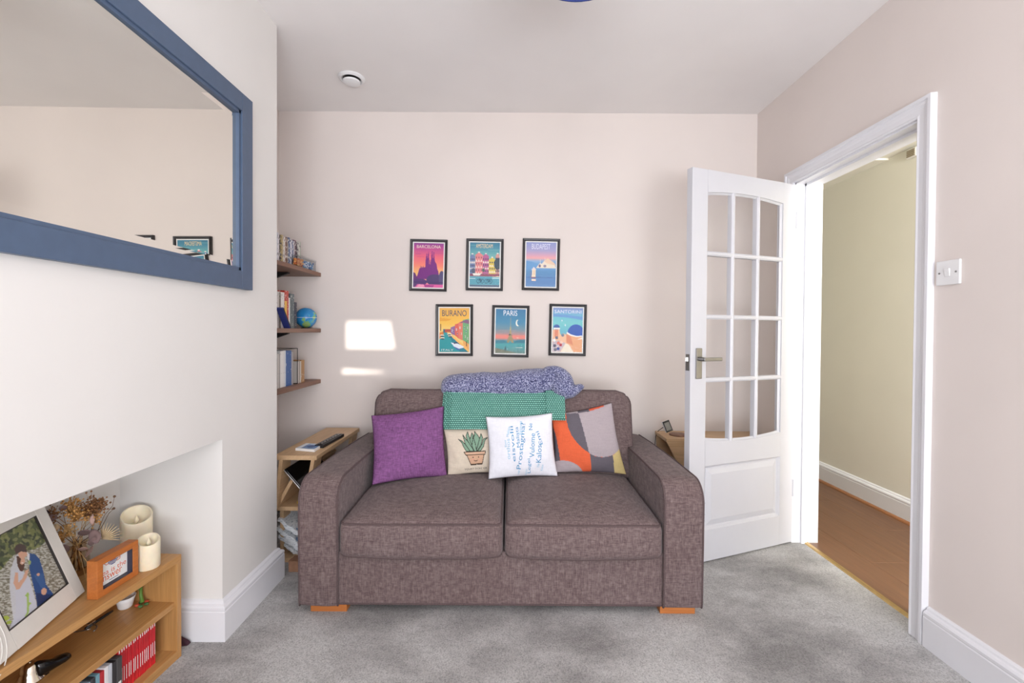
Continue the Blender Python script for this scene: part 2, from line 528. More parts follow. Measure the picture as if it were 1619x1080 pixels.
# ================================================================== THE ROOM
XR, YB, ZC = 1.55, 2.835, 2.515          # right wall, back wall, ceiling
XCH, YCH = -1.058, 2.045                 # chimney breast face and its far corner
XAL = -1.452                             # alcove side wall
YREAR = -1.85
OY0, OY1, OZ = 1.705, 2.45, 1.962        # door opening in the right wall
WT = 0.13                                # wall thickness at the door
RY0, RY1, RZ, RX = 0.68, 1.655, 0.74, -1.437   # fireplace recess
HX, HZ = 2.43, 2.27                      # hall wall and ceiling

def st(name, mat, mb, **kw):
    return tag(mb.build(name, mat, **kw), kind='structure')

st('floor', 'carpet', MB().box((-1.75, YREAR, -0.05), (XR + 0.075, YB + 0.1, 0)))
st('ceiling', 'ceiling', MB().box((-1.75, YREAR - 0.2, ZC), (XR + WT, YB + 0.12, ZC + 0.1)))
st('wall_back', 'wall', MB().box((-1.75, YB, -0.05), (XR + WT, YB + 0.12, ZC)))
mb = MB()
mb.box((XR, YREAR - 0.2, -0.05), (XR + WT, OY0, ZC)); mb.box((XR, OY1, -0.05), (XR + WT, YB, ZC)); mb.box((XR, OY0, OZ), (XR + WT, OY1, ZC))
st('wall_right', 'wall', mb)
mb = MB(); mb.box((-1.75, YCH - 0.3, -0.05), (XAL, YB, ZC)); mb.box((-1.75, YREAR, -0.05), (XAL, 0.5, ZC))
st('wall_left', 'wall', mb)
mb = MB()
mb.box((-1.75, RY1, -0.05), (XCH, YCH, ZC)); mb.box((-1.75, 0.35, -0.05), (XCH, RY0, ZC)); mb.box((-1.75, RY0, RZ), (XCH, RY1, ZC))
mb.box((-1.75, RY0, -0.05), (RX, RY1, RZ))
st('wall_chimney', 'wall_chimney', mb)
# rear wall with the window that lights the room
WX0, WX1, WZ0, WZ1 = -0.55, 1.45, 0.22, 2.27
mb = MB()
mb.box((-1.75, YREAR - 0.2, -0.05), (WX0, YREAR, ZC)); mb.box((WX1, YREAR - 0.2, -0.05), (XR, YREAR, ZC))
mb.box((WX0, YREAR - 0.2, -0.05), (WX1, YREAR, WZ0)); mb.box((WX0, YREAR - 0.2, WZ1), (WX1, YREAR, ZC))
st('wall_rear', 'wall', mb)
mb = MB()
for x in (WX0, (WX0 + WX1) / 2 - 0.45, WX1 - 0.05): mb.box((x, YREAR - 0.14, WZ0), (x + 0.05, YREAR - 0.08, WZ1))
mb.box((WX0, YREAR - 0.14, WZ0), (WX1, YREAR - 0.08, WZ0 + 0.05)); mb.box((WX0, YREAR - 0.14, WZ1 - 0.005), (WX1, YREAR - 0.08, WZ1))
win = st('window_1', 'gloss', mb)
MB().box((WX0, YREAR - 0.115, WZ0), (WX1, YREAR - 0.11, WZ1)).build('pane', 'glass', win)
# made-up unseen mask over the window, its gaps cut to shape the sun patch
def back_to_window(px, py):
    p = atY(px, py, YB); k = (YREAR + 0.0 - YB) / SUN_DIR.y
    q = p + SUN_DIR * k; return q.x, q.z
q = [back_to_window(*c) for c in ((548, 504), (616, 508), (624, 551), (548, 551))]
s2 = [back_to_window(*c) for c in ((541, 583), (610, 588), (606, 589.5), (542, 591))]
gx0, gx1 = q[0][0], q[2][0]
mb = MB()
def bl(pts): mb.prism([(x, YREAR - 0.002, z) for x, z in pts], (0, 0.004, 0))
zt = WZ1 + 0.03; zb = WZ0 - 0.03
bl([(WX0 - .03, zb), (s2[3][0], zb), (s2[3][0], s2[3][1]), (s2[0][0], s2[0][1]), (q[3][0], q[3][1]), (q[0][0], q[0][1]), (q[0][0], zt), (WX0 - .03, zt)])
bl([(s2[3][0], zb), (WX1 + .03, zb), (WX1 + .03, zt), (q[1][0], zt), (q[1][0], q[1][1]), (q[2][0], q[2][1]), (s2[1][0], s2[1][1]), (s2[2][0], s2[2][1]), (s2[3][0], s2[3][1])])
bl([(s2[0][0], s2[0][1]), (s2[1][0], s2[1][1]), (q[2][0], q[2][1]), (q[3][0], q[3][1])])
bl([(q[0][0], q[0][1]), (q[1][0], q[1][1]), (q[1][0], zt), (q[0][0], zt)])
tag(mb.build('sun_mask', 'paper'), 'white sheet added unseen over the rear window, with gaps that shape the sun patch', 'light mask')

# hall beyond the door
hf = struct('floor_hall')
pl = [(0.0, XR + 0.075), (0.20, None)]
x = XR + 0.078; row = 0
while x < HX:
    x1 = min(x + 0.19, HX); y = -1.0 - 0.37 * (row % 3)
    while y < 4.6:
        y1 = min(y + 1.2, 4.6)
        MB().box((x + 0.0006, max(y, -1.0) + 0.0006, -0.02), (x1 - 0.0006, y1 - 0.0006, 0.0)).build('plank', 'laminate', hf, bevel=0.001, segs=1)
        y = y1
    x = x1; row += 1
MB().box((XR + 0.075, -1.0, -0.05), (HX, 4.6, -0.021)).build('underlay', 'ink', hf)
mb = MB(); mb.box((HX, -1.1, -0.05), (HX + 0.1, 4.7, ZC)); mb.box((XR + WT, 4.6, -0.05), (HX, 4.7, ZC)); mb.box((XR + WT, -1.1, -0.05), (HX, -1.0, ZC))
st('wall_hall', 'hallwall', mb)
mb = MB(); mb.box((XR + WT, -1.1, -0.05), (XR + WT + 0.01, OY0, ZC)); mb.box((XR + WT, OY1, -0.05), (XR + WT + 0.01, 4.7, ZC)); mb.box((XR + WT, OY0, OZ), (XR + WT + 0.01, OY1, ZC))
st('wall_hall_inner', 'hallwall', mb)
mb = MB(); mb.box((XR + WT, -1.1, HZ), (HX + .1, 4.7, HZ + 0.1)); mb.box((XR + WT, 2.9, HZ - 0.012), (HX, 4.7, HZ))
st('ceiling_hall', 'hallwall', mb)

# skirting boards
SK = [(0, 0), (0.024, 0), (0.024, 0.108), (0.0215, 0.112), (0.0235, 0.115), (0.0235, 0.124), (0.019, 0.130), (0.012, 0.133), (0.010, 0.139), (0.006, 0.143), (0, 0.145)]
def skirting(name, path, mat='gloss', k=1.0, side=1):
    """path: 2D points along the wall; the board stands out to the left of the walking direction (side=1)"""
    pts = [Vector(p) for p in path]; rings = []
    for i, p in enumerate(pts):
        d0 = (p - pts[i - 1]).normalized() if i else None
        d1 = (pts[i + 1] - p).normalized() if i < len(pts) - 1 else None
        n0 = Vector((-d0.y, d0.x)) * side if d0 else None
        n1 = Vector((-d1.y, d1.x)) * side if d1 else None
        if n0 is None: n = n1
        elif n1 is None: n = n0
        else:
            n = (n0 + n1); n = n / max(0.3, n.dot(n0))
        rings.append([Vector((p.x + n.x * d, p.y + n.y * d, z * k)) for d, z in SK])
    return st(name, mat, MB().loft(rings))
skirting('baseboard_left', [(RX, RY1), (XCH, RY1), (XCH, YCH), (XAL, YCH)], side=-1)
skirting('baseboard_left_near', [(XCH, 0.35), (XCH, RY0), (RX, RY0)], side=-1)
skirting('baseboard_back', [(XAL, YCH), (XAL, YB), (XR, YB), (XR, OY1 + 0.07)], side=-1)
skirting('baseboard_right', [(XR, OY0 - 0.068), (XR, YREAR)], side=-1)
skirting('baseboard_hall', [(HX, 4.6), (HX, -1.0)], side=-1, k=1.0)
st('trim_hall', wood('oak_beading', (140, 90, 55), (170, 115, 75), 'Y'), MB().prism([(HX - 0.024, -1, 0), (HX - 0.040, -1, 0), (HX - 0.038, -1, 0.008), (HX - 0.030, -1, 0.015), (HX - 0.024, -1, 0.016)], (0, 5.6, 0)))

# door lining, stop and architrave
LT = 0.012
mb = MB()
mb.box((XR - 0.002, OY1 - LT, 0), (XR + WT + 0.012, OY1, OZ)); mb.box((XR - 0.002, OY0, 0), (XR + WT + 0.012, OY0 + LT, OZ)); mb.box((XR - 0.002, OY0, OZ - LT), (XR + WT + 0.012, OY1, OZ))
mb.box((XR + 0.045, OY1 - LT - 0.012, 0), (XR + 0.075, OY1 - LT, OZ - LT)); mb.box((XR + 0.045, OY0 + LT, 0), (XR + 0.075, OY0 + LT + 0.012, OZ - LT)); mb.box((XR + 0.045, OY0, OZ - LT - 0.012), (XR + 0.075, OY1, OZ - LT))
lining = st('trim_1', 'gloss', mb)
MB().box((XR + 0.012, OY0 + LT, 0.955), (XR + 0.03, OY0 + LT + 0.0015, 1.025)).build('strike_plate', 'steel', lining)
AP = [(0, 0), (0, 0.012), (0.006, 0.016), (0.012, 0.013), (0.030, 0.014), (0.040, 0.018), (0.050, 0.018), (0.054, 0.024), (0.066, 0.024), (0.068, 0)]   # (across, proud)
def arch_ring(base, across): return [Vector((XR - p, base[0] + across[0] * a, base[1] + across[1] * a)) for a, p in AP]
rings = [arch_ring((OY0 + 0.004, 0), (-1, 0)), arch_ring((OY0 + 0.004, OZ - 0.004), (-1, 1)), arch_ring((OY1 - 0.004, OZ - 0.004), (1, 1)), arch_ring((OY1 - 0.004, 0), (1, 0))]
st('trim_2', 'gloss', MB().loft(rings))
st('trim_3', 'brass', MB().prism([(XR + 0.062, OY0 + LT, 0), (XR + 0.066, OY0 + LT, 0.006), (XR + 0.084, OY0 + LT, 0.006), (XR + 0.088, OY0 + LT, 0)], (0, OY1 - OY0 - 2 * LT, 0)))

# ------------------------------------------------------------------ the glazed door, standing open
hinge = Vector((1.546, 2.432, 0)); free = Vector((0.880, 2.176, 0))
DL = (free - hinge).length; du = (free - hinge).normalized(); dn = Vector((-du.y, du.x, 0))
if dn.dot(Vector((0, 0, 0)) - hinge) < 0: dn = -dn
DM = Matrix(((du.x, dn.x, 0, hinge.x), (du.y, dn.y, 0, hinge.y), (0, 0, 1, 0.008), (0, 0, 0, 1)))   # local: u along door, v towards viewer, w up
DH, DT = 1.936, 0.036
door = tag(struct('door_1'), 'white half-glazed door with twelve panes standing open')
GX0, GX1, GZ0, GZ1, ARC = 0.098, DL - 0.098, 0.586, 1.842, 0.018
def D(): return MB(DM)
def arcz(u, top):
    t = (u - (GX0 + GX1) / 2) / ((GX1 - GX0) / 2)
    return (GZ1 - ARC * t * t) if top else (GZ0 + ARC * t * t)
D().box((0, -DT, 0), (GX0, 0, DH)).build('stile', 'doorpaint', door, bevel=0.002)
D().box((GX1, -DT, 0), (DL, 0, DH)).build('stile', 'doorpaint', door, bevel=0.002)
us = [GX0 + (GX1 - GX0) * i / 18 for i in range(19)]
D().prism([(u, -DT, arcz(u, True)) for u in us] + [(GX1, -DT, DH), (GX0, -DT, DH)], (0, DT, 0)).build('top_rail', 'doorpaint', door)
PZ0, PZ1 = 0.155, 0.475
D().prism([(GX0, -DT, PZ1)] + [(u, -DT, arcz(u, False)) for u in us] + [(GX1, -DT, PZ1)], (0, DT, 0)).build('lock_rail', 'doorpaint', door)
D().box((GX0, -DT, 0), (GX1, 0, PZ0)).build('bottom_rail', 'doorpaint', door)
mb = D()
mb.box((GX0, -DT + 0.008, PZ0), (GX1, -0.017, PZ1))
a, b, c = 0.004, 0.030, 0.05
r0 = [(GX0, -0.004, PZ0), (GX1, -0.004, PZ0), (GX1, -0.004, PZ1), (GX0, -0.004, PZ1)]
def rectring(i, v): return [Vector((GX0 + i, v, PZ0 + i)), Vector((GX1 - i, v, PZ0 + i)), Vector((GX1 - i, v, PZ1 - i)), Vector((GX0 + i, v, PZ1 - i))]
mb.loft([rectring(0.0, 0.0), rectring(0.010, -0.014), rectring(0.016, -0.015), rectring(0.020, -0.0115), rectring(0.046, -0.004), rectring(0.047, -0.004)], cap=False)
mb.add(rectring(0.047, -0.004), [(0, 1, 2, 3)])
mb.build('raised_panel', 'doorpaint', door)
BW = 0.022
cols = [GX0 + (GX1 - GX0) * k / 3 for k in (0, 1, 2, 3)]
rows = [GZ0 + (GZ1 - GZ0) * k / 4 for k in range(5)]
for k in (1, 2):
    u = cols[k]
    o = D().prism([(u - BW / 2, -0.006, 0), (u - BW / 2 + 0.007, 0.0, 0), (u + BW / 2 - 0.007, 0.0, 0), (u + BW / 2, -0.006, 0), (u + BW / 2, -DT + 0.004, 0), (u - BW / 2, -DT + 0.004, 0)][::1], (0, 0, 1)).build('glazing_bar', 'doorpaint', door)
    for v in o.data.vertices:
        w = v.co.z
        v.co.z = (0.008 + (arcz(u, False) if w < 0.5 else arcz(u, True)))
for k in (1, 2, 3):
    z = rows[k]
    D().prism([(GX0, -0.006, z - BW / 2), (GX0, -0.0005, z - BW / 2 + 0.007), (GX0, -0.0005, z + BW / 2 - 0.007), (GX0, -0.006, z + BW / 2), (GX0, -DT + 0.004, z + BW / 2), (GX0, -DT + 0.004, z - BW / 2)], (GX1 - GX0, 0, 0)).build('glazing_bar', 'doorpaint', door)
for i in range(3):
    for j in range(4):
        u0, u1 = cols[i], cols[i + 1]; z0, z1 = rows[j], rows[j + 1]
        n = 6; uu = [u0 + (u1 - u0) * k / n for k in range(n + 1)]
        lo = [(u, arcz(u, False)) if j == 0 else (u, z0) for u in uu]
        hi = [(u, arcz(u, True)) if j == 3 else (u, z1) for u in uu]
        D().prism([(u, -0.020, z) for u, z in lo + hi[::-1]], (0, 0.003, 0)).build('pane', 'glass', door)
        # slim white putty bead round each light
        l = [(u, z) for u, z in lo + hi[::-1]]
        mu = sum(p[0] for p in l) / len(l); mz = sum(p[1] for p in l) / len(l)
        ins = [(u + (0.0095 if u < mu else -0.0095) * (1 if abs(u - u0) < 1e-6 or abs(u - u1) < 1e-6 else 0), z + (0.0095 if z < mz else -0.0095)) for u, z in l]
        m = len(l); mbb = D(); vs = [(u, -0.006, z) for u, z in l] + [(u, -0.015, z) for u, z in ins]
        mbb.add(vs, [(k, (k + 1) % m, m + (k + 1) % m, m + k) for k in range(m)])
        mbb.build('bead', 'doorpaint', door)
HZc = 0.985
hd = D().box((DL - 0.068, 0, HZc - 0.075), (DL - 0.030, 0.007, HZc + 0.075)).build('handle', 'steel', door, bevel=0.004)
mb = D(); mb.tube([(DL - 0.049, 0.005, HZc + 0.022), (DL - 0.049, 0.045, HZc + 0.022)], 0.010, 12)
mb.build('spindle', 'steel', hd, smooth='auto')
D().box((DL - 0.152, 0.038, HZc + 0.013), (DL - 0.038, 0.052, HZc + 0.031)).build('lever', 'steel', hd, bevel=0.005, segs=3)
for z in (HZc - 0.062, HZc + 0.062):
    D().lathe([(0.004, 0), (0.004, 0.002), (0.002, 0.003)], (DL - 0.049, 0.006, z), 10, 'Y').build('screw', 'chrome', hd)
lp = D().box((DL - 0.001, -DT + 0.006, HZc - 0.035), (DL + 0.0015, -0.006, HZc + 0.045)).build('latch_plate', 'steel', door)
D().prism([(DL + 0.001, -DT + 0.012, HZc + 0.01), (DL + 0.012, -DT + 0.014, HZc + 0.01), (DL + 0.001, -0.012, HZc + 0.01)], (0, 0, 0.02)).build('latch_bolt', 'steel', lp)
for z in (0.25, 1.70):
    D().lathe([(0.006, 0), (0.006, 0.09)], (-0.003, 0.002, z), 12).build('hinge_knuckle', 'doorpaint', door)

# ================================================================== SOFA
sofa = thing('sofa', (-0.03, 2.25, 0), 'brown woven two-seat sofa with wooden feet against the back wall', 'sofa')
SX0, SX1, AW = -0.842, 0.787, 0.160       # outer sides, arm width
SY0, SY1, SZ0 = 1.797, 2.74, 0.032
AZ = 0.540
def arm_prof():
    r = 0.085; pts = [(SY0 + 0.004, SZ0), (SY0, SZ0 + 0.02), (SY0 - 0.004, 0.30)]
    for k in range(13):
        a = PI - PI / 2 * k / 12
        pts.append((SY0 - 0.004 + r + r * math.cos(a), AZ - r + r * math.sin(a)))
    pts += [(2.15, AZ + 0.002), (2.45, AZ - 0.004), (SY1 - 0.05, AZ - 0.014)]
    return pts
for x0 in (SX0, SX1 - AW):
    prof = arm_prof(); rings = []
    nx = 8
    poly_tail = [(SY1 - 0.05, SZ0)]
    for i in range(nx + 1):
        t = i / nx; x = x0 + AW * t; puff = 0.010 * (1 - (2 * t - 1) ** 2)
        ring = []
        pp = prof + poly_tail
        for k, (y, z) in enumerate(pp):
            n = noise.noise(Vector((x * 9, y * 7, z * 7))) * 0.003
            oy = -puff * 0.5 if (k < 8) else 0
            oz = puff if k >= 9 and k < len(prof) else (puff * 0.5 if 5 < k < 9 else 0)
            ring.append(Vector((x, y + oy + n, z + oz + n)))
        rings.append(ring)
    arm = MB().loft(rings).build('arm', 'sofa', sofa, smooth='auto', bevel=0.006, segs=2)
    for xe in (x0 + 0.003, x0 + AW - 0.003):
        MB().tube([(xe, y, z) for y, z in prof], 0.0042, 6).build('piping', 'piping', arm, smooth=True)
base = MB().box((SX0 + AW - 0.01, SY0 + 0.012, SZ0), (SX1 - AW + 0.01, SY1 - 0.06, 0.250)).build('base', 'sofa', sofa, bevel=0.008)
MB().tube([(SX0 + AW, SY0 + 0.012, SZ0 + 0.004), (SX1 - AW, SY0 + 0.012, SZ0 + 0.004)], 0.004, 6).build('piping', 'piping', base)
bk = MB(); bk.box((SX0 + 0.155, 2.47, SZ0), (SX1 - 0.155, SY1, 0.775))
bk.build('back_frame', 'sofa', sofa, bevel=0.035, segs=4, smooth='auto')
SEAT_Y0, SEAT_Y1 = 1.782, 2.42
inner0, inner1 = SX0 + AW + 0.003, SX1 - AW - 0.003
midx = atY(796.5, 850, 1.78).x
def seat_fn(cx, half, seed):
    cy, cz = (SEAT_Y0 + SEAT_Y1) / 2, 0.305
    def fn(p):
        u, v, w = p.x / half[0], p.y / half[1], p.z / half[2]
        q = Vector((cx + p.x, cy + p.y, cz + p.z))
        dome = (1 - u ** 4) * (1 - v ** 4)
        if w > 0: q.z += 0.040 * w * max(0, dome) ** 0.8
        q.z += 0.010 * (p.y / half[1] + 1) * 0.5
        if v < 0: q.y -= 0.012 * (-v) * max(0, 1 - u ** 4) * (1 - w * w * 0.6)
        q.z -= 0.010 * (1 - u * u) * (1 if w < 0 else 0.3)
        q += Vector((0, -1, 1)) * 0.004 * noise.noise(Vector((q.x * 8 + seed, q.y * 8, q.z * 8)))
        return q
    return fn
for i, (x0, x1) in enumerate(((inner0, midx - 0.003), (midx + 0.003, inner1))):
    half = (abs(x1 - x0) / 2, (SEAT_Y1 - SEAT_Y0) / 2, 0.070)
    fn = seat_fn((x0 + x1) / 2, half, i * 13)
    vs, fs = puffy(half, 0.030, fn, (16, 16, 4), 5)
    sc = MB().add(vs, fs).build('seat_cushion', 'sofa', sofa, smooth=True)
    for sgn in (1, -1):
        MB().tube([fn(p) for p in loop_on(half, 0.030, 2, sgn)], 0.0045, 6, closed=True).build('piping', 'piping', sc, smooth=True)
bh = (0.692, 0.085, 0.232)
BM = T((-0.030, 2.455, 0.590), rx=-math.radians(11))
def back_fn(p):
    u, v, w = p.x / bh[0], p.y / bh[1], p.z / bh[2]
    q = p.copy()
    # rounded upper corners
    cx, cz, R = bh[0] - 0.085, bh[2] - 0.085, 0.085
    if abs(p.x) > cx and p.z > cz:
        d = Vector((abs(p.x) - cx, p.z - cz)); m = max(d.x, d.y)
        if d.length > 1e-6:
            d = d * (m / d.length); q.x = math.copysign(cx + d.x, p.x); q.z = cz + d.y
    q.y -= (0.035 if v < 0 else 0.0) * max(0, (1 - u ** 4) * (1 - w ** 4)) ** 0.7
    q.z -= 0.008 * math.exp(-((p.x + 0.02) / 0.05) ** 2) * (1 if w > 0 else 0) + 0.006 * (u + 0.3) ** 2 * (w > 0) * 0
    q += Vector((0, 0.5, 1)) * 0.004 * noise.noise(Vector((p.x * 7, p.y * 7, p.z * 7)))
    return BM @ q
vs, fs = puffy(bh, 0.030, back_fn, (26, 3, 10), 5)
bkc = MB().add(vs, fs).build('back_cushion', 'sofa', sofa, smooth=True)
for sgn in (-1,):
    MB().tube([back_fn(p) for p in loop_on(bh, 0.030, 1, sgn, seg=24)], 0.0045, 6, closed=True).build('piping', 'piping', bkc, smooth=True)
for (xa, xb) in ((atZ(488, 969, 0).x, atZ(549, 969, 0).x), (atZ(1040, 967, 0).x, atZ(1098, 967, 0).x)):
    for (ya, yb) in ((SY0 + 0.012, SY0 + 0.12), (SY1 - 0.15, SY1 - 0.05)):
        MB().prism([(xa + 0.004, ya + 0.004, 0), (xb - 0.004, ya + 0.004, 0), (xb - 0.004, yb - 0.004, 0), (xa + 0.004, yb - 0.004, 0)], (0, 0, SZ0 + 0.004)).build('foot', 'foot', sofa, bevel=0.002)
fz = MB(); rr = random.Random(3)
for k in range(170):
    t = rr.random(); z = 0.515 - 0.19 * t; y = SY0 + 0.004 + 0.055 * rr.random() ** 2 if z < 0.46 else SY0 + 0.02 + 0.05 * rr.random()
    p = Vector((SX1 - 0.002, y, z)); d = Vector((rr.uniform(0.2, 1), rr.uniform(-0.8, 0.4), rr.uniform(-0.8, 0.6))).normalized() * rr.uniform(0.004, 0.011)
    fz.tube([p, p + d * 0.6, p + d + Vector((0, 0, -0.002))], [0.0007, 0.0006, 0.0003], 3)
tag(fz.build('frayed_threads', 'piping', sofa), kind='stuff')

# ================================================================== SCATTER CUSHIONS
class Pillow:
    def __init__(s, corners, hb, hf=None, seed=0, pinch=0.010):
        s.c = [Vector(c) for c in corners]          # TL TR BR BL
        s.n = (s.c[1] - s.c[3]).cross(s.c[2] - s.c[0]).normalized()
        if s.n.y > 0: s.n = -s.n
        s.hb, s.hf, s.seed, s.pinch = hb, hf or hb, seed, pinch
    def mid(s, u, v):
        a = s.c[0].lerp(s.c[1], u); b = s.c[3].lerp(s.c[2], u); return a.lerp(b, v)
    def S(s, u, v, side=1, off=0.0):
        e = s.pinch
        uu = u + (0.5 - u) * 2 * e / 0.35 * math.sin(PI * v) ** 1.0 * abs(2 * u - 1) ** 3
        vv = v + (0.5 - v) * 2 * e / 0.35 * math.sin(PI * u) ** 1.0 * abs(2 * v - 1) ** 3
        p = s.mid(uu, vv)
        d = max(0.0, 16 * u * (1 - u) * v * (1 - v))
        h = (s.hf if side > 0 else s.hb) * d ** 0.55
        edge = 1 - d
        w = noise.noise(Vector((u * 5 + s.seed, v * 5, s.seed * 1.7))) * 0.007 * (d ** 0.3) + noise.noise(Vector((u * 13 + s.seed, v * 11, 4.2))) * 0.0035 * (d ** 0.3) * edge
        return p + s.n * (side * h + w + off)
    def build(s, name, label, mat, painter=None, n=100, cat='cushion'):
        nb = n
        verts = []; idx = {}
        faces = []
        for side in (1, -1):
            for j in range(n + 1):
                for i in range(n + 1):
                    bd = i in (0, n) or j in (0, n)
                    key = (i, j, 0 if bd else side)
                    if key not in idx:
                        idx[key] = len(verts); verts.append(s.S(i / n, j / n, side))
            for j in range(n):
                for i in range(n):
                    f = []
                    for a, b in ((i, j), (i + 1, j), (i + 1, j + 1), (i, j + 1)):
                        bd = a in (0, n) or b in (0, n); f.append(idx[(a, b, 0 if bd else side)])
                    faces.append(tuple(f))
        paint = None
        if painter:
            uv = np.zeros((len(verts), 2))
            sd = np.zeros(len(verts))
            for (i, j, side), k in idx.items(): uv[k] = (i / n, j / n); sd[k] = side
            paint = painter(uv[:, 0], uv[:, 1])
        o = MB().add(verts, faces).build(name, mat, smooth=True, paint=paint)
        return tag(o, label, cat, 'scatter cushions on the sofa')
def bil(cs, u, v):
    tl, tr, br, blc = [np.array(c, float) for c in cs]
    u = np.asarray(u)[..., None]; v = np.asarray(v)[..., None]
    p = (tl * (1 - u) + tr * u) * (1 - v) + (blc * (1 - u) + br * u) * v
    return p[..., 0], p[..., 1]
def inv_bil(cs, x, y):
    u = v = 0.5
    for _ in range(12):
        px, py = bil(cs, np.array(u), np.array(v))
        e = 1e-4
        ax, ay = bil(cs, np.array(u + e), np.array(v)); bx, by = bil(cs, np.array(u), np.array(v + e))
        J = np.array([[(ax - px) / e, (bx - px) / e], [(ay - py) / e, (by - py) / e]])
        d = np.linalg.solve(J, np.array([x - px, y - py])); u += d[0]; v += d[1]
    return float(u), float(v)
ZS = 0.412
pp = Pillow([atY(587, 657, 2.315), atY(702, 642, 2.335), atZ(707, 753, ZS), atZ(588, 767, ZS + 0.005)], 0.04, 0.065, 1)
pp.build('cushion', 'plain purple woven cushion at the left end of the sofa', 'purple', n=60)

# beige cushion with a potted succulent
BG = [(20, 95), (1120, 45), (1150, 930), (95, 975)]
def paint_beige(u, v):
    x, y = bil(BG, u, v); c = Canvas(x, y); c.fill((230, 216, 196))
    G, O = (143, 176, 152), (62, 66, 60)
    leaves = [[(300, 310), (370, 340), (450, 420), (520, 525), (450, 530), (395, 440), (365, 370)],
              [(385, 225), (440, 300), (540, 420), (590, 525), (520, 525), (430, 400)],
              [(475, 160), (510, 280), (560, 420), (600, 525), (560, 470), (470, 330), (445, 250)],
              [(555, 180), (590, 250), (560, 420), (545, 400), (515, 320)],
              [(605, 155), (670, 240), (700, 300), (650, 480), (600, 525), (570, 430), (580, 280), (600, 240)],
              [(725, 200), (755, 280), (720, 420), (650, 525), (640, 500), (680, 360)],
              [(850, 275), (800, 320), (770, 440), (710, 525), (660, 525), (740, 400), (770, 300)],
              [(575, 250), (620, 400), (640, 525), (595, 525), (555, 430)]]
    for l in leaves:
        c.poly(l, G); c.line(l + [l[0]], 6.5, O, 0.85)
    c.poly([(455, 590), (780, 575), (740, 750), (535, 770)], (222, 180, 150)); c.line([(455, 590), (535, 785), (742, 765), (780, 575)], 6.5, (74, 60, 50))
    c.poly([(405, 545), (803, 522), (797, 580), (440, 600)], (226, 188, 160)); c.line([(405, 545), (803, 522), (797, 578), (440, 600), (405, 545)], 7.0, (74, 60, 50))
    c.line([(530, 770), (742, 752)], 7, (74, 60, 50))
    c.ell(572, 638, 10, 11, (40, 36, 34)); c.ell(676, 634, 10, 11, (40, 36, 34))
    c.line([(592, 690), (612, 706), (640, 704), (656, 685)], 5, (74, 60, 50))
    c.ell(572, 676, 20, 12, (238, 170, 150), 0.7); c.ell(695, 676, 18, 12, (238, 170, 150), 0.7)
    return c.rgba()
pb = Pillow([atY(701, 676, 2.325), atY(793, 672, 2.335), atZ(796, 747, ZS + 0.004), atZ(708, 752, ZS)], 0.03, 0.040, 2)
ob = pb.build('cushion', 'small beige cushion printed with a smiling potted succulent', 'clothprint', paint_beige, 130)
def print_text(pil, cs, string, p0, p1, height, parent, mat, flip=1, space=1.0, name='lettering'):
    """text along p0->p1 (painter units), letters 'height' tall to its left"""
    uvs, fs = text_mesh(string, space)
    p0 = np.array(p0, float); p1 = np.array(p1, float); d = p1 - p0; nrm = np.array([d[1], -d[0]]); nrm = nrm / np.linalg.norm(nrm) * height
    vs = []
    for a, b in uvs:
        q = p0 + d * a + nrm * b; u, v = inv_bil(cs, q[0], q[1]); vs.append(pil.S(u, v, 1, 0.0012))
    return MB().add(vs, fs).build(name, mat, parent)
print_text(pb, BG, "SQUAT DON' GR", (415, 890), (835, 865), 42, ob, 'ink')

# white cushion with a word cloud
WH = [(632, 155), (1480, 100), (1545, 905), (660, 925)]
pw = Pillow([atY(768, 659, 2.275), atY(873, 653, 2.285), atZ(882, 753, ZS + 0.006), atZ(772, 758, ZS)], 0.035, 0.055, 3)
M['whitecloth'] = woven('white_cotton', (238, 239, 246), 0.03, 300)
ow = pw.build('cushion', 'white cushion with a round cloud of blue words', 'whitecloth', n=60)
for s_, a_, b_, h_, m_ in (("Prostagma?", (1080, 806), (1142, 222), 72, 'blueink'), ("eisvolii", (1000, 700), (968, 262), 42, 'blueink'), ("Malista", (1056, 525), (1030, 272), 40, 'blueink'),
                           ("Vulome", (1232, 655), (1245, 355), 62, 'blueink'), ("Ne", (1215, 312), (1212, 225), 48, 'blueink'), ("Kalos", (1318, 722), (1330, 505), 66, 'blueink'), ("Emi", (1345, 490), (1290, 325), 46, 'blueink'),
                           ("Legei", (1200, 860), (1190, 665), 50, 'blueink'), ("orthos", (932, 672), (925, 420), 42, 'paleink'), ("Etimos", (1078, 370), (1085, 195), 36, 'paleink'), ("Ne", (1295, 780), (1300, 735), 34, 'paleink'),
                           ("Malista", (912, 400), (935, 275), 30, 'paleink'), ("Lege", (1050, 880), (1055, 815), 26, 'paleink'), ("Etimos", (1140, 890), (1145, 800), 22, 'paleink'), ("Kalos", (1340, 830), (1352, 750), 26, 'paleink'),
                           ("Emi", (890, 520), (880, 440), 26, 'paleink')):
    print_text(pw, WH, s_, a_, b_, h_, ow, m_)

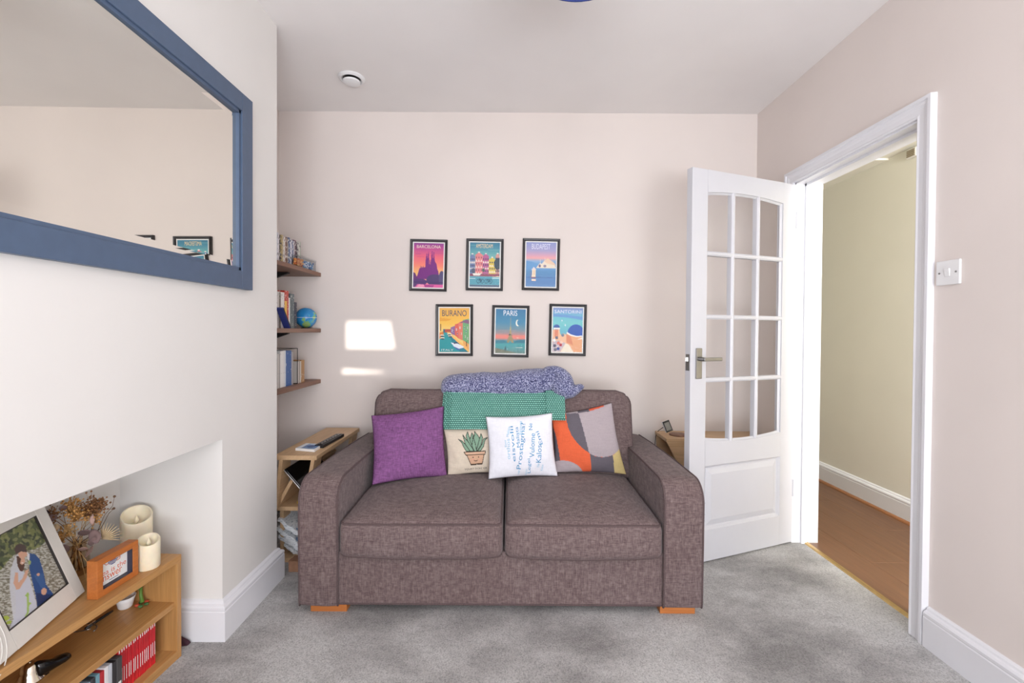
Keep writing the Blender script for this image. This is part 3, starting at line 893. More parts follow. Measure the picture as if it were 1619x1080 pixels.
# patterned cushion
PT = [(70, 275), (830, 128), (1000, 1008), (120, 972)]
def paint_pat(u, v):
    x, y = bil(PT, u, v); c = Canvas(x, y)
    LG, DG, OR, YE = (186, 174, 178), (110, 104, 112), (240, 112, 74), (222, 200, 140)
    c.fill(OR)
    c.poly([(0, 200), (112, 520), (185, 850), (0, 850)], DG)
    c.poly([(255, 0), (255, 330), (268, 420), (310, 520), (370, 600), (440, 670), (530, 735), (560, 760), (540, 640), (400, 230), (380, 0)], DG)
    c.poly([(385, 0), (400, 235), (525, 730), (560, 755), (640, 782), (710, 785), (790, 772), (825, 765), (950, 690), (1100, 690), (900, 0)], LG)
    c.poly([(535, 740), (600, 772), (680, 787), (760, 780), (830, 762), (868, 1100), (560, 1100), (566, 960)], DG)
    c.poly([(822, 768), (945, 690), (1200, 700), (1200, 1100), (870, 1100)], YE)
    c.ell(215, 1060, 265, 235, LG)
    c.poly([(535, 100), (720, 60), (725, 165), (540, 218)], (226, 104, 76), 1.0)
    c.poly([(395, 100), (537, 100), (540, 220), (400, 240)], DG)
    c.poly([(240, 100), (395, 100), (400, 240), (255, 255)], LG)
    return c.rgba()
pq = Pillow([atY(871, 655, 2.335), atY(967, 637, 2.350), atZ(990, 750, ZS), atZ(876, 747, ZS + 0.01)], 0.035, 0.050, 4)
pq.build('cushion', 'patchwork cushion in orange, grey and yellow at the right end', 'clothprint', paint_pat, 120)

# ================================================================== BLANKETS
tb = thing('knitted_blanket', (-0.03, 2.42, 0.84), 'teal knitted blanket folded over the middle of the sofa back', 'blanket')
def drape(px0, px1, zb, off, thick, yoff=0.0, wav=0.0):
    xa = atY(px0, 650, 2.33).x; xb = atY(px1, 650, 2.33).x
    path = [(2.62, 0.782), (2.57, 0.818), (2.50, 0.838), (2.43, 0.836), (2.385, 0.812), (2.355, 0.76), (2.335, 0.70), (2.318, zb)]
    path = [(y - off * (0.3 if i < 3 else 1.0), z + off * (1.0 if i < 4 else 0.0)) for i, (y, z) in enumerate(path)]
    fine = []
    for (a, b) in zip(path[:-1], path[1:]):
        for k in range(5): fine.append((a[0] + (b[0] - a[0]) * k / 5, a[1] + (b[1] - a[1]) * k / 5))
    fine.append(path[-1])
    n = len(fine); mb = MB(); nu = 36
    def pt(u, w, side):
        i = min(n - 1, int(round(w * (n - 1)))); y, z = fine[i]
        x = xa + (xb - xa) * u
        wv = noise.noise(Vector((x * 9 + off * 50, w * 2.5, 3))) * (0.006 + wav) * w
        zz = z + noise.noise(Vector((x * 5, off * 90, 1))) * 0.006 * w
        return Vector((x, y + wv - side * thick, zz - side * thick * 0.3 * (w < 0.5) + (side * thick if w < 0.4 else 0)))
    top = [[pt(i / nu, j / (n - 1), 1) for i in range(nu + 1)] for j in range(n)]
    bot = [[pt(i / nu, j / (n - 1), 0) for i in range(nu + 1)] for j in range(n)]
    rings = [top[j] + bot[j][::-1] for j in range(n)]
    return mb.loft(rings)
drape(703, 871, 0.640, 0.012, 0.012).build('folded_layer', 'teal', tb, smooth='auto')
drape(699, 869, 0.652, 0.000, 0.012).build('under_layer', 'teal', tb, smooth='auto')
mb = MB(); xl = [atY(p, 650, 2.32).x for p in (703.5, 712)]
drape(863, 893, 0.690, 0.020, 0.014, wav=0.004).build('turned_corner', 'teal', tb, smooth='auto')
e = MB()
path = [(xl[0] + 0.002, 2.405, 0.836), (xl[0] + 0.002, 2.345, 0.80), (xl[0] + 0.003, 2.322, 0.74), (xl[0] + 0.003, 2.304, 0.69), (xl[0] + 0.003, 2.292, 0.645)]
e.tube(path, 0.007, 8); e.tube([(x + 0.022, y, z) for x, y, z in path], 0.006, 8)
e.build('ribbed_edge', 'teal', tb, smooth=True)

def blob(spine, n=20, seed=0, amp=0.006):
    """spine: (px, py, Y, half height px, half depth m)"""
    cs = [(atY(a, b, y), h * y / F_PX, dpt) for a, b, y, h, dpt in spine]
    rings = []; m = len(cs)
    dense = []
    for i in range(m - 1):
        for k in range(5):
            t = k / 5; p = [cs[max(0, i - 1)], cs[i], cs[i + 1], cs[min(m - 1, i + 2)]]
            def cr(a, b, c, d): return 0.5 * ((2 * b) + (c - a) * t + (2 * a - 5 * b + 4 * c - d) * t * t + (3 * b - a - 3 * c + d) * t ** 3)
            dense.append((cr(*[q[0] for q in p]), cr(*[q[1] for q in p]), cr(*[q[2] for q in p])))
    dense.append(cs[-1])
    for i, (c, h, dp) in enumerate(dense):
        a = dense[max(0, i - 1)][0]; b = dense[min(len(dense) - 1, i + 1)][0]; t = (b - a).normalized()
        dep = Vector((0, 1, 0)); dep = (dep - t * dep.dot(t)).normalized(); upv = t.cross(dep)
        ring = []
        for k in range(n):
            an = 2 * PI * k / n
            p = c + upv * (math.sin(an) * max(h, .002)) + dep * (math.cos(an) * max(dp, .002))
            nn = noise.noise(p * 11 + Vector((seed, 0, 0))) * amp + noise.noise(p * 28 + Vector((seed, 5, 0))) * amp * 0.45
            ring.append(p + (p - c).normalized() * nn)
        rings.append(ring)
    return rings
mb = MB()
mb.loft(blob([(698, 612, 2.45, 3, 0.02), (701, 612, 2.45, 12, 0.06), (712, 612, 2.45, 19, 0.08), (735, 611, 2.45, 21, 0.085), (770, 611, 2.45, 22, 0.088), (800, 611, 2.45, 23, 0.088), (828, 608, 2.45, 25, 0.09), (850, 606, 2.45, 25, 0.09), (868, 606, 2.45, 22, 0.085), (884, 609, 2.45, 17, 0.07), (893, 611, 2.45, 8, 0.04)], 28, 1))
mb.loft(blob([(858, 592, 2.43, 4, 0.02), (866, 586, 2.42, 7, 0.04), (880, 586, 2.41, 8, 0.045), (892, 596, 2.40, 10, 0.05), (897, 609, 2.385, 11, 0.05), (893, 622, 2.375, 9, 0.04), (888, 630, 2.37, 4, 0.02)], 20, 2))
mb.loft(blob([(872, 600, 2.40, 6, 0.03), (886, 612, 2.375, 14, 0.045), (898, 620, 2.37, 10, 0.04), (910, 617, 2.375, 7, 0.03), (918, 612, 2.38, 6, 0.024), (923, 613, 2.385, 3, 0.012)], 20, 3))
thr = mb.build('fleece_throw', 'fleece', smooth=True)
rm = thr.modifiers.new('remesh', 'REMESH'); rm.mode = 'VOXEL'; rm.voxel_size = 0.006; rm.use_smooth_shade = True
sm = thr.modifiers.new('smooth', 'SMOOTH'); sm.iterations = 4; sm.factor = 0.5
tag(thr, 'speckled blue and lavender throw bundled along the top of the sofa', 'throw')

# ================================================================== POSTERS ON THE BACK WALL
def paint_barcelona(c):
    c.grad([(0, (150, 70, 150)), (.12, (196, 86, 150)), (.3, (236, 108, 132)), (.5, (250, 142, 122)), (.66, (252, 190, 120)), (.72, (250, 200, 130)), (1, (240, 130, 170))])
    for y, x0, x1 in ((.14, .06, .4), (.22, .55, 1), (.24, .05, .25), (.3, .1, .35)): c.rect(x0, y, x1, y + .012, (190, 84, 140), .7)
    P1 = (126, 52, 132)
    c.poly([(.08, .82), (.14, .72), (.2, .57), (.40, .54), (.405, .36), (.42, .28), (.435, .21), (.45, .28), (.46, .36), (.465, .33), (.48, .22), (.492, .18), (.505, .26), (.515, .36), (.52, .5), (.545, .32), (.555, .5), (.585, .36), (.60, .22), (.613, .15), (.63, .24), (.64, .34), (.655, .33), (.668, .18), (.68, .2), (.695, .34), (.72, .42), (.77, .46), (.80, .58), (.84, .64), (.87, .80)], P1)
    for x in (.24, .28, .33): c.poly([(x - .015, .57), (x, .5), (x + .015, .57)], P1)
    c.poly([(0, .66), (.06, .68), (.14, .8), (0, .9)], (110, 60, 120))
    c.ell(.72, .83, .28, .13, (84, 66, 112)); c.ell(.95, .78, .1, .16, (92, 84, 124)); c.ell(.22, .88, .24, .08, (92, 60, 118))
    c.rect(0, .87, 1, .90, (78, 58, 108)); c.rect(0, .93, 1, 1, (228, 104, 168)); c.poly([(0, .9), (.16, .92), (.05, 1), (0, 1)], (100, 70, 120)); c.poly([(.2, .93), (.5, .95), (.3, 1), (.1, 1)], (245, 160, 190))
    c.poly([(.35, .93), (.7, .95), (.66, 1), (.4, 1)], (176, 70, 140))
def paint_amsterdam(c):
    c.grad([(0, (70, 132, 158)), (.12, (84, 148, 170)), (.25, (112, 176, 178)), (.45, (150, 200, 190)), (1, (120, 180, 190))])
    for y, x0, x1 in ((.05, 0, .3), (.15, .6, 1), (.2, .2, .6), (.27, .3, 1)): c.rect(x0, y, x1, y + .02, (130, 190, 186), .6)
    for x0, x1, y0, col in ((.0, .17, .26, (120, 138, 176)), (.18, .43, .22, (226, 140, 140)), (.43, .64, .25, (186, 106, 150)), (.64, .86, .33, (222, 200, 96)), (.86, 1, .24, (214, 160, 150))):
        c.rect(x0, y0 + .05, x1, .72, col); m = (x0 + x1) / 2
        c.poly([(x0, y0 + .06), (m - .04, y0 + .02), (m - .03, y0 - .01), (m + .03, y0 - .01), (m + .04, y0 + .02), (x1, y0 + .06)], col)
        c.ell(m, y0, .035, .015, (240, 236, 228))
        for j in range(6):
            for i in range(3):
                xx = x0 + (i + .5) * (x1 - x0) / 3; yy = y0 + .1 + j * .07
                if yy < .68: c.rect(xx - .016, yy, xx + .016, yy + .035, (246, 236, 224) if j % 2 else (80, 70, 100))
        c.rect(x0, y0 + .2, x1, y0 + .21, (246, 232, 220)); c.rect(x0, y0 + .34, x1, y0 + .348, (246, 232, 220))
    c.ell(.93, .48, .12, .13, (70, 86, 98)); c.rect(.92, .55, .94, .7, (80, 60, 60)); c.ell(.12, .64, .07, .06, (90, 100, 120)); c.ell(.46, .62, .05, .04, (90, 110, 100))
    c.rect(0, .70, 1, .76, (150, 90, 110)); c.poly([(.1, .70), (.38, .70), (.34, .745), (.13, .745)], (244, 236, 226)); c.poly([(.72, .77), (1, .75), (1, .8), (.76, .8)], (250, 226, 190))
    c.rect(0, .77, 1, .95, (100, 168, 186)); c.rect(0, .80, .2, .82, (200, 226, 226)); c.rect(.75, .79, 1, .81, (190, 220, 222))
    for x in (.3, .42, .56, .7): 
        c.line([(x + .06 * math.cos(k), .87 + .045 * math.sin(k)) for k in np.linspace(0, 6.3, 13)], .007, (60, 92, 112))
    c.line([(.3, .87), (.36, .82), (.42, .87), (.36, .87), (.34, .81)], .007, (50, 80, 100)); c.line([(.56, .87), (.62, .82), (.7, .87), (.63, .87)], .007, (50, 80, 100))
    c.rect(0, .95, 1, 1, (96, 112, 134))
def paint_budapest(c):
    c.grad([(0, (150, 160, 208)), (.18, (172, 168, 208)), (.3, (222, 170, 190)), (.36, (240, 176, 176)), (.42, (150, 180, 216)), (.52, (106, 158, 206)), (.7, (96, 146, 190)), (.9, (100, 140, 192)), (1, (110, 150, 196))])
    c.poly([(0, .42), (.2, .44), (.36, .48), (.5, .52), (1, .52), (1, .62), (0, .62)], (110, 160, 208), .9)
    W = (240, 226, 206)
    c.poly([(.34, .58), (.42, .50), (.47, .47), (.475, .36), (.482, .47), (.53, .48), (.58, .44), (.62, .40), (.63, .34), (.64, .42), (.69, .46), (.75, .44), (.98, .52), (1, .58)], W)
    c.poly([(.6, .42), (.72, .35), (.95, .46), (1, .52), (.7, .47)], (236, 206, 180))
    c.ell(.46, .53, .035, .035, (120, 110, 140)); c.ell(.63, .53, .05, .03, (150, 140, 160))
    c.poly([(.20, .78), (.21, .62), (.24, .58), (.30, .58), (.33, .62), (.33, .78)], (248, 226, 196)); c.rect(.25, .63, .29, .74, (226, 196, 170)); c.poly([(.18, .62), (.265, .555), (.35, .62)], (236, 224, 220))
    c.rect(.15, .66, .19, .8, (120, 130, 170)); c.line([(0, .80), (.3, .785), (1, .80)], .006, (84, 110, 168)); c.rect(.2, .83, .34, .87, (246, 220, 196)); c.rect(.19, .78, .34, .81, (150, 120, 140))
    for y in (.66, .72, .9): c.rect(.4, y, .9, y + .006, (80, 130, 184), .7)
def paint_burano(c):
    c.grad([(0, (240, 182, 92)), (.2, (246, 190, 84)), (.35, (250, 200, 90)), (.5, (250, 214, 130)), (1, (250, 214, 130))])
    c.poly([(.0, .22), (.4, .25), (.3, .29), (.0, .30)], (236, 160, 60), .7)
    c.poly([(.0, .56), (.2, .52), (.36, .52), (.0, .70)], (228, 140, 74)); c.rect(.03, .36, .055, .52, (110, 60, 50)); c.rect(.12, .48, .2, .56, (70, 110, 130))
    c.rect(.18, .48, .4, .56, (190, 90, 70))
    for pts, col in (([(.38, .44), (.52, .40), (.52, .62), (.38, .58)], (150, 110, 160)), ([(.52, .37), (.66, .34), (.66, .70), (.52, .62)], (226, 106, 92)), ([(.64, .33), (.80, .28), (.80, .74), (.64, .69)], (232, 130, 110)), ([(.78, .27), (1, .24), (1, .86), (.78, .73)], (120, 178, 124))): c.poly(pts, col)
    c.poly([(.66, .34), (.9, .26), (1, .28), (1, .36), (.8, .33)], (140, 100, 130))
    for x, y in ((.42, .48), (.46, .5), (.57, .46), (.6, .55), (.69, .42), (.73, .55), (.84, .42), (.9, .5), (.86, .62), (.95, .66), (.95, .42)): c.rect(x - .014, y, x + .014, y + .055, (246, 236, 220)); c.rect(x - .008, y + .01, x + .008, y + .045, (80, 110, 150))
    c.poly([(.24, .55), (.36, .55), (.6, .72), (1, .92), (1, 1), (.93, .98), (.55, .74)], (252, 196, 110)); c.poly([(.78, .72), (1, .82), (1, .95), (.8, .82)], (244, 176, 100))
    c.poly([(.16, .56), (.24, .55), (.55, .74), (.95, .985), (.95, 1), (0, 1), (0, .72)], (52, 160, 166)); c.poly([(.3, .58), (.55, .74), (.98, 1), (.7, 1), (.45, .80)], (36, 120, 140), .7)
    c.poly([(.38, .78), (.6, .80), (.82, .87), (.80, .90), (.66, .93), (.5, .88)], (236, 240, 248)); c.poly([(.44, .86), (.66, .92), (.8, .90), (.62, .96)], (70, 110, 176)); c.poly([(.45, .78), (.58, .77), (.66, .80), (.5, .81)], (60, 80, 110))
    for x, y in ((.09, .62), (.10, .68), (.36, .63), (.33, .59)): c.ell(x, y, .07, .018, (240, 236, 214)); c.ell(x, y + .02, .06, .014, (70, 60, 60))
    c.rect(.90, .75, .92, .86, (90, 50, 40))
def paint_paris(c):
    c.grad([(0, (58, 122, 166)), (.3, (74, 142, 176)), (.45, (118, 150, 164)), (.55, (170, 150, 150)), (.6, (236, 140, 126)), (.66, (232, 136, 126)), (.72, (84, 150, 160)), (.8, (74, 166, 170)), (.9, (84, 156, 160)), (1, (110, 140, 130))])
    for y, a, b in ((.48, .1, .7), (.53, .3, 1), (.57, .5, 1), (.6, .1, .3)): c.rect(a, y, b, y + .014, (190, 150, 150), .5)
    c.ell(.74, .31, .065, .075, (240, 244, 230)); c.ell(.775, .30, .055, .065, (66, 134, 172))
    TW = (196, 178, 120)
    c.poly([(.485, .5), (.49, .35), (.495, .2), (.505, .2), (.51, .35), (.515, .5)], TW, .9)
    c.poly([(.46, .62), (.48, .48), (.52, .48), (.54, .62)], (178, 158, 112)); c.rect(.44, .58, .56, .6, (90, 96, 90)); c.poly([(.38, .76), (.44, .62), (.56, .62), (.62, .76), (.55, .76), (.5, .70), (.45, .76)], (160, 146, 110)); c.ell(.48, .575, .02, .02, (70, 70, 70))
    c.poly([(0, .72), (.3, .70), (.42, .76), (.6, .76), (.75, .69), (1, .68), (1, .76), (0, .78)], (60, 130, 146)); c.poly([(.7, .64), (.8, .645), (.75, .66)], (240, 220, 180)); c.rect(.7, .86, .92, .875, (246, 240, 226)); c.rect(.77, .8, .776, 1, (60, 90, 96))
    c.poly([(0, .88), (.4, .94), (.8, 1), (0, 1)], (124, 128, 108)); c.ell(.34, .91, .02, .06, (70, 96, 100)); c.ell(.34, .86, .016, .02, (60, 80, 90))
def paint_santorini(c):
    c.grad([(0, (140, 152, 200)), (.08, (128, 168, 214)), (.2, (118, 196, 212)), (.35, (126, 206, 208)), (.55, (112, 188, 206)), (1, (240, 220, 190))])
    c.poly([(0, .14), (.5, .16), (1, .19), (1, .27), (.8, .25), (.5, .22), (0, .2)], (112, 160, 212))
    c.poly([(.4, .40), (.42, .36), (.44, .42)], (250, 250, 250)); c.poly([(.28, .30), (.31, .27), (.33, .31)], (236, 244, 244))
    c.poly([(0, .50), (.22, .47), (.26, .6), (.3, .62), (.36, .58), (.48, .62), (.5, .56), (.8, .62), (1, .66), (1, 1), (0, 1)], (242, 196, 160))
    c.ell(.13, .44, .10, .06, (70, 104, 170)); c.rect(.03, .45, .24, .49, (250, 244, 238)); c.rect(.06, .5, .18, .66, (226, 140, 110))
    m = (c.y < .63) & (((c.x - .78) / .28) ** 2 + ((c.y - .57) / .2) ** 2 < 1); c.put(m, (58, 98, 184))
    c.poly([(.48, .54), (.62, .60), (.8, .63), (1, .62), (1, .645), (.8, .655), (.6, .63), (.47, .58)], (252, 246, 240))
    c.poly([(.46, .58), (.6, .63), (.8, .655), (1, .65), (1, 1), (.7, 1), (.46, .8)], (240, 176, 132)); c.poly([(.46, .6), (.6, .63), (.7, .84), (.48, .78)], (226, 144, 110)); c.poly([(.8, .72), (1, .66), (1, .70)], (252, 236, 220))
    c.poly([(.44, .8), (.56, .83), (.72, 1), (.28, 1)], (248, 236, 214)); c.poly([(0, .78), (.2, .74), (.44, .80), (.26, 1), (0, 1)], (206, 190, 196))
    for x, y, col in ((.08, .86, (90, 90, 110)), (.2, .8, (230, 130, 110)), (.28, .84, (190, 60, 70)), (.2, .93, (60, 80, 150)), (.1, .95, (110, 110, 126)), (.14, .68, (110, 110, 130)), (.34, .62, (120, 130, 150)), (.06, .74, (246, 246, 246)), (.3, .78, (248, 210, 190))): c.ell(x, y, .05, .035, col)
POST = [('Barcelona', 677.3, 419.5, 1.4, paint_barcelona, 'BARCELONA', (.10, .90, .045, .115), (248, 228, 214), 'purple cathedral at sunset'),
        ('Amsterdam', 766.3, 418.6, 1.0, paint_amsterdam, 'AMSTERDAM', (.20, .76, .03, .125), (246, 222, 170), 'colourful canal houses and bicycles'),
        ('Budapest', 855.3, 418.3, 1.2, paint_budapest, 'BUDAPEST', (.18, .80, .035, .155), (236, 236, 250), 'pale castle above blue river'),
        ('Burano', 718.3, 522.0, 0.3, paint_burano, 'BURANO', (.09, .91, .05, .185), (62, 76, 104), 'boats on a canal and yellow sky'),
        ('Paris', 807.0, 523.8, 1.2, paint_paris, 'PARIS', (.26, .72, .03, .15), (244, 248, 250), 'iron tower under a crescent moon'),
        ('Santorini', 897.5, 521.8, 1.3, paint_santorini, 'SANTORINI', (.05, .95, .05, .125), (238, 240, 248), 'blue church dome above the sea')]
def inkmat(name, rgb):
    if name not in M: M[name] = plain(name, rgb, 0.6, var=0.0)
    return name
for nm, px, py, rot, fn, word, wb, wc, desc in POST:
    c0 = atY(px, py, YB - 0.012); W, H = 0.2335, 0.324
    root = thing('framed_poster', (c0.x, YB - 0.001, c0.z - H / 2), 'black framed %s travel poster showing %s' % (nm, desc), 'poster', 'travel posters above the sofa')
    PMx = Matrix.Translation((c0.x, YB - 0.001, c0.z)) @ Matrix.Rotation(math.radians(rot - 0.37), 4, 'Y')
    fw, ft = 0.0155, 0.020
    def frame_ring(i, d): return [Vector((-W / 2 + i, -d, -H / 2 + i)), Vector((W / 2 - i, -d, -H / 2 + i)), Vector((W / 2 - i, -d, H / 2 - i)), Vector((-W / 2 + i, -d, H / 2 - i))]
    for side in range(4):
        R4 = [frame_ring(*a) for a in ((0, 0), (0, ft - 0.004), (0.004, ft), (fw - 0.004, ft - 0.002), (fw, ft - 0.008), (fw, 0.0))]
        k, k2 = side, (side + 1) % 4
        MB(PMx).loft([[r[k] for r in R4], [r[k2] for r in R4]]).build('frame_bar', 'frameblack', root)
    MB(PMx).box((-W / 2 + fw - 0.002, -0.008, -H / 2 + fw - 0.002), (W / 2 - fw + 0.002, -0.001, H / 2 - fw + 0.002)).build('mount', 'paper', root)
    bd = 0.0075; w2, h2 = W / 2 - fw - bd, H / 2 - fw - bd
    nu, nv = 84, 120
    g = MB(PMx).grid(lambda u, v: Vector((-w2 + 2 * w2 * u, -0.0086, h2 - 2 * h2 * v)), nu, nv)
    gx = np.array([i / nu for j in range(nv + 1) for i in range(nu + 1)]); gy = np.array([j / nv for j in range(nv + 1) for i in range(nu + 1)])
    cv = Canvas(gx, gy); fn(cv)
    pr = g.build('print', 'print', root, paint=cv.rgba())
    def letter(word, wb, wc):
        uvs, fs = text_mesh(word)
        vs = [(-w2 + 2 * w2 * (wb[0] + (wb[1] - wb[0]) * a), -0.0092, h2 - 2 * h2 * (wb[3] + (wb[2] - wb[3]) * b)) for a, b in uvs]
        MB(PMx).add(vs, fs).build('lettering', inkmat('ink_%d_%d_%d' % wc, wc), pr)
    letter(word, wb, wc)
    if nm == 'Burano': letter('ITALY', (.07, .47, .93, .97), (236, 240, 236))
    MB(PMx).box((-w2 - bd, -0.0125, -h2 - bd), (w2 + bd, -0.0108, h2 + bd)).build('glass', 'pictureglass', root)

# ================================================================== MIRROR
MY0, MY1, MZ0, MZ1, MW = 0.76, 1.812, 1.303, 2.058, 0.070
mr = thing('wall_mirror', (XCH, (MY0 + MY1) / 2, MZ0), 'large mirror in a slate blue frame on the chimney breast', 'mirror')
xm = XCH + 0.024
def mbox(y0, y1, z0, z1, x0=XCH + 0.001, x1=None): return MB().box((x0, y0, z0), (x1 or xm, y1, z1))
mbox(MY1 - MW, MY1, MZ0, MZ1).build('stile', 'blueframe', mr, bevel=0.0015)
mbox(MY0, MY0 + MW, MZ0, MZ1).build('stile', 'blueframe', mr, bevel=0.0015)
mbox(MY0 + MW + .0006, MY1 - MW - .0006, MZ1 - MW, MZ1).build('top_rail', 'blueframe', mr, bevel=0.0015)
mbox(MY0 + MW + .0006, MY1 - MW - .0006, MZ0, MZ0 + MW).build('bottom_rail', 'blueframe', mr, bevel=0.0015)
iy0, iy1, iz0, iz1 = MY0 + MW, MY1 - MW, MZ0 + MW, MZ1 - MW
lip = MB(); k = 0.012
for a in ((iy0, iy1, iz0, iz0 + k), (iy0, iy1, iz1 - k, iz1), (iy0, iy0 + k, iz0, iz1), (iy1 - k, iy1, iz0, iz1)): lip.box((XCH + .001, a[0], a[2]), (xm - 0.006, a[1], a[3]))
lip.build('inner_lip', 'blueframe', mr)
xg = XCH + 0.010; bv = 0.024
def gr(i, x): return [Vector((x + .003, iy0 + i, iz0 + i)), Vector((x - .006, iy1 - i, iz0 + i)), Vector((x - .006, iy1 - i, iz1 - i)), Vector((x + .003, iy0 + i, iz1 - i))]
glass = MB().add(gr(k + bv, xg), [(0, 1, 2, 3)]).build('mirror_glass', 'mirror', mr)
MB().loft([gr(k - .001, xg + 0.0012), gr(k + bv, xg)], cap=False).build('bevelled_edge', 'mirror', glass)

# ================================================================== SWITCH, VENT, LAMP, HALL BOX
sp = atX(1502, 431, XR)
sw = thing('light_switch', (XR, sp.y, sp.z - 0.043), 'white light switch on the right wall beside the door frame', 'switch')
MB().box((XR - 0.009, sp.y - 0.043, sp.z - 0.043), (XR - 0.0005, sp.y + 0.043, sp.z + 0.043)).build('plate', 'white', sw, bevel=0.003, segs=3)
rk = MB().prism([(XR - 0.008, sp.y - 0.009, sp.z - 0.014), (XR - 0.010, sp.y - 0.009, sp.z - 0.014), (XR - 0.0145, sp.y - 0.009, sp.z + 0.014), (XR - 0.008, sp.y - 0.009, sp.z + 0.014)], (0, 0.018, 0)).build('rocker', 'white', sw, bevel=0.001)
for s in (-1, 1): MB().lathe([(0.0035, 0), (0.0035, -0.002), (0.002, -0.003)], (XR - 0.008, sp.y + s * 0.030, sp.z), 12, 'X').build('screw', 'steel', sw)

vp = atZ(556, 123, ZC)
vt = thing('ceiling_vent', (vp.x, vp.y, ZC), 'round white air vent in the ceiling', 'vent')
MB().lathe([(0.030, 0), (0.070, 0), (0.070, -0.004), (0.064, -0.010), (0.056, -0.013), (0.050, -0.010), (0.046, 0.0)], (vp.x, vp.y, ZC - 0.0005), 40).build('rim', 'white', vt, smooth='auto')
MB().lathe([(0.046, -0.001), (0.046, -0.003)], (vp.x, vp.y, ZC), 32).build('gap_shade', 'black', vt)  # flat black disc standing in for the shade inside the vent gap
MB().lathe([(0.008, -0.003), (0.008, -0.016), (0.040, -0.016), (0.046, -0.020), (0.044, -0.027), (0.030, -0.033), (0.010, -0.035)], (vp.x, vp.y, ZC), 40).build('disc', 'white', vt, smooth='auto')

lx, ly, lr, lz = 0.190, 1.20, 0.150, 2.128
lamp = thing('pendant_lamp', (lx, ly, lz), 'navy blue drum lampshade hanging from the ceiling', 'lamp')
MB().loft([[Vector((lx + r * math.cos(2 * PI * q / 48), ly + r * math.sin(2 * PI * q / 48), z)) for q in range(48)] for r, z in ((lr, lz), (lr, lz + 0.20), (lr - 0.003, lz + 0.20), (lr - 0.003, lz), (lr, lz))], cap=False).build('shade', 'shade', lamp, smooth='auto')
MB().tube([(lx, ly, lz + 0.13), (lx, ly, ZC - 0.02)], 0.003, 8).build('cord', 'white', lamp)
MB().lathe([(0.045, ZC - 0.001), (0.045, ZC - 0.012), (0.02, ZC - 0.03), (0.006, ZC - 0.034)], (lx, ly, 0), 24).build('ceiling_rose', 'white', lamp, smooth='auto')
mb = MB()
for q in range(3): mb.tube([(lx, ly, lz + 0.17), (lx + (lr - .002) * math.cos(q * 2.094), ly + (lr - .002) * math.sin(q * 2.094), lz + 0.19)], 0.002, 6)
mb.build('shade_ring', 'white', lamp)
bu = MB(); bu.lathe([(0.013, lz + 0.10), (0.013, lz + 0.14)], (lx, ly, 0), 16); bu.sphere((lx, ly, lz + 0.075), 0.030, 20, 12); bu.build('bulb', 'white', lamp, smooth=True)

hp = atX(1446, 226, HX)
hb = thing('wall_vent', (HX, hp.y, hp.z), 'small square beige grille high on the hall wall', 'vent')
hy, hz_ = hp.y, min(hp.z, HZ - 0.04)
MB().box((HX - 0.022, hy - 0.034, hz_ - 0.026), (HX - 0.001, hy + 0.034, hz_ + 0.026)).build('housing', 'offwhite', hb, bevel=0.004)
M['taupe'] = plain('taupe_grille', (150, 136, 112), 0.6)
for q in range(4): MB().box((HX - 0.025, hy - 0.026, hz_ - 0.020 + q * 0.0105), (HX - 0.021, hy + 0.026, hz_ - 0.012 + q * 0.0105)).build('slat', 'taupe', hb)
cp_ = atX(1291, 303, HX)
tag(MB().lathe([(0.03, 0), (0.03, -0.02), (0.02, -0.03), (0.008, -0.032)], (HX - 0.001, cp_.y, cp_.z), 20, 'X').build('door_chime', 'white', smooth='auto'), 'small white round fitting high on the hall wall near the door hinge', 'fitting')

# ================================================================== ALCOVE SHELVES
SHX = -1.187
ORD = ['first', 'second', 'third', 'fourth', 'fifth', 'sixth', 'seventh', 'eighth', 'ninth', 'tenth', 'eleventh', 'twelfth', 'thirteenth', 'fourteenth', 'fifteenth', 'sixteenth', 'seventeenth', 'eighteenth', 'nineteenth', 'twentieth']
SHELF = {}
for nm, zt_, br in (('top', 1.502, True), ('middle', 1.152, True), ('bottom', 0.832, False)):
    root = thing('alcove_shelf', (XAL, 2.45, zt_ - 0.025), '%s walnut shelf of the three in the alcove' % nm, 'shelf', 'walnut alcove shelves')
    MB().box((XAL + 0.001, YCH + 0.002, zt_ - 0.024), (SHX, YB - 0.002, zt_)).build('board', 'walnut', root, bevel=0.002)
    if br:
        yb_ = 2.60
        for yy in (2.30, yb_):
            MB().prism([(XAL + 0.002, yy, zt_ - 0.025), (XAL + 0.17, yy, zt_ - 0.025), (XAL + 0.17, yy, zt_ - 0.032), (XAL + 0.02, yy, zt_ - 0.085), (XAL + 0.002, yy, zt_ - 0.10)], (0, 0.022, 0)).build('bracket', 'black', root)
    SHELF[nm] = zt_
_bm = {}
def bookmat(rgb, seed, amount=0.60):
    key = (tuple(rgb), amount)
    if key not in _bm:
        _bm[key] = spine_mat('spine_%d_%d_%d' % tuple(rgb), rgb, (245, 240, 232) if sum(rgb) < 480 else (110, 104, 108), amount + .06, (60, 160, 75))
    return _bm[key]
def book(name, x1, y0, y1, z0, h, depth, rgb, label, cat, group, pages=True, amount=0.60, tilt=0.0):
    root = thing(name, (x1 - depth / 2, (y0 + y1) / 2, z0), label, cat, group)
    Mx = T((x1, y0, z0), rx=tilt)
    t = 0.0018; w = y1 - y0
    mb = MB(Mx); mb.box((-0.002, 0, 0), (0, w, h)); mb.box((-depth, 0, 0), (-0.002, t, h)); mb.box((-depth, w - t, 0), (-0.002, w, h))
    mb.build('cover', bookmat(rgb, 0, amount), root)
    MB(Mx).box((-depth + 0.004, t, 0.003), (-0.002, w - t, h - 0.004)).build('pages', 'paper', root)
    return root
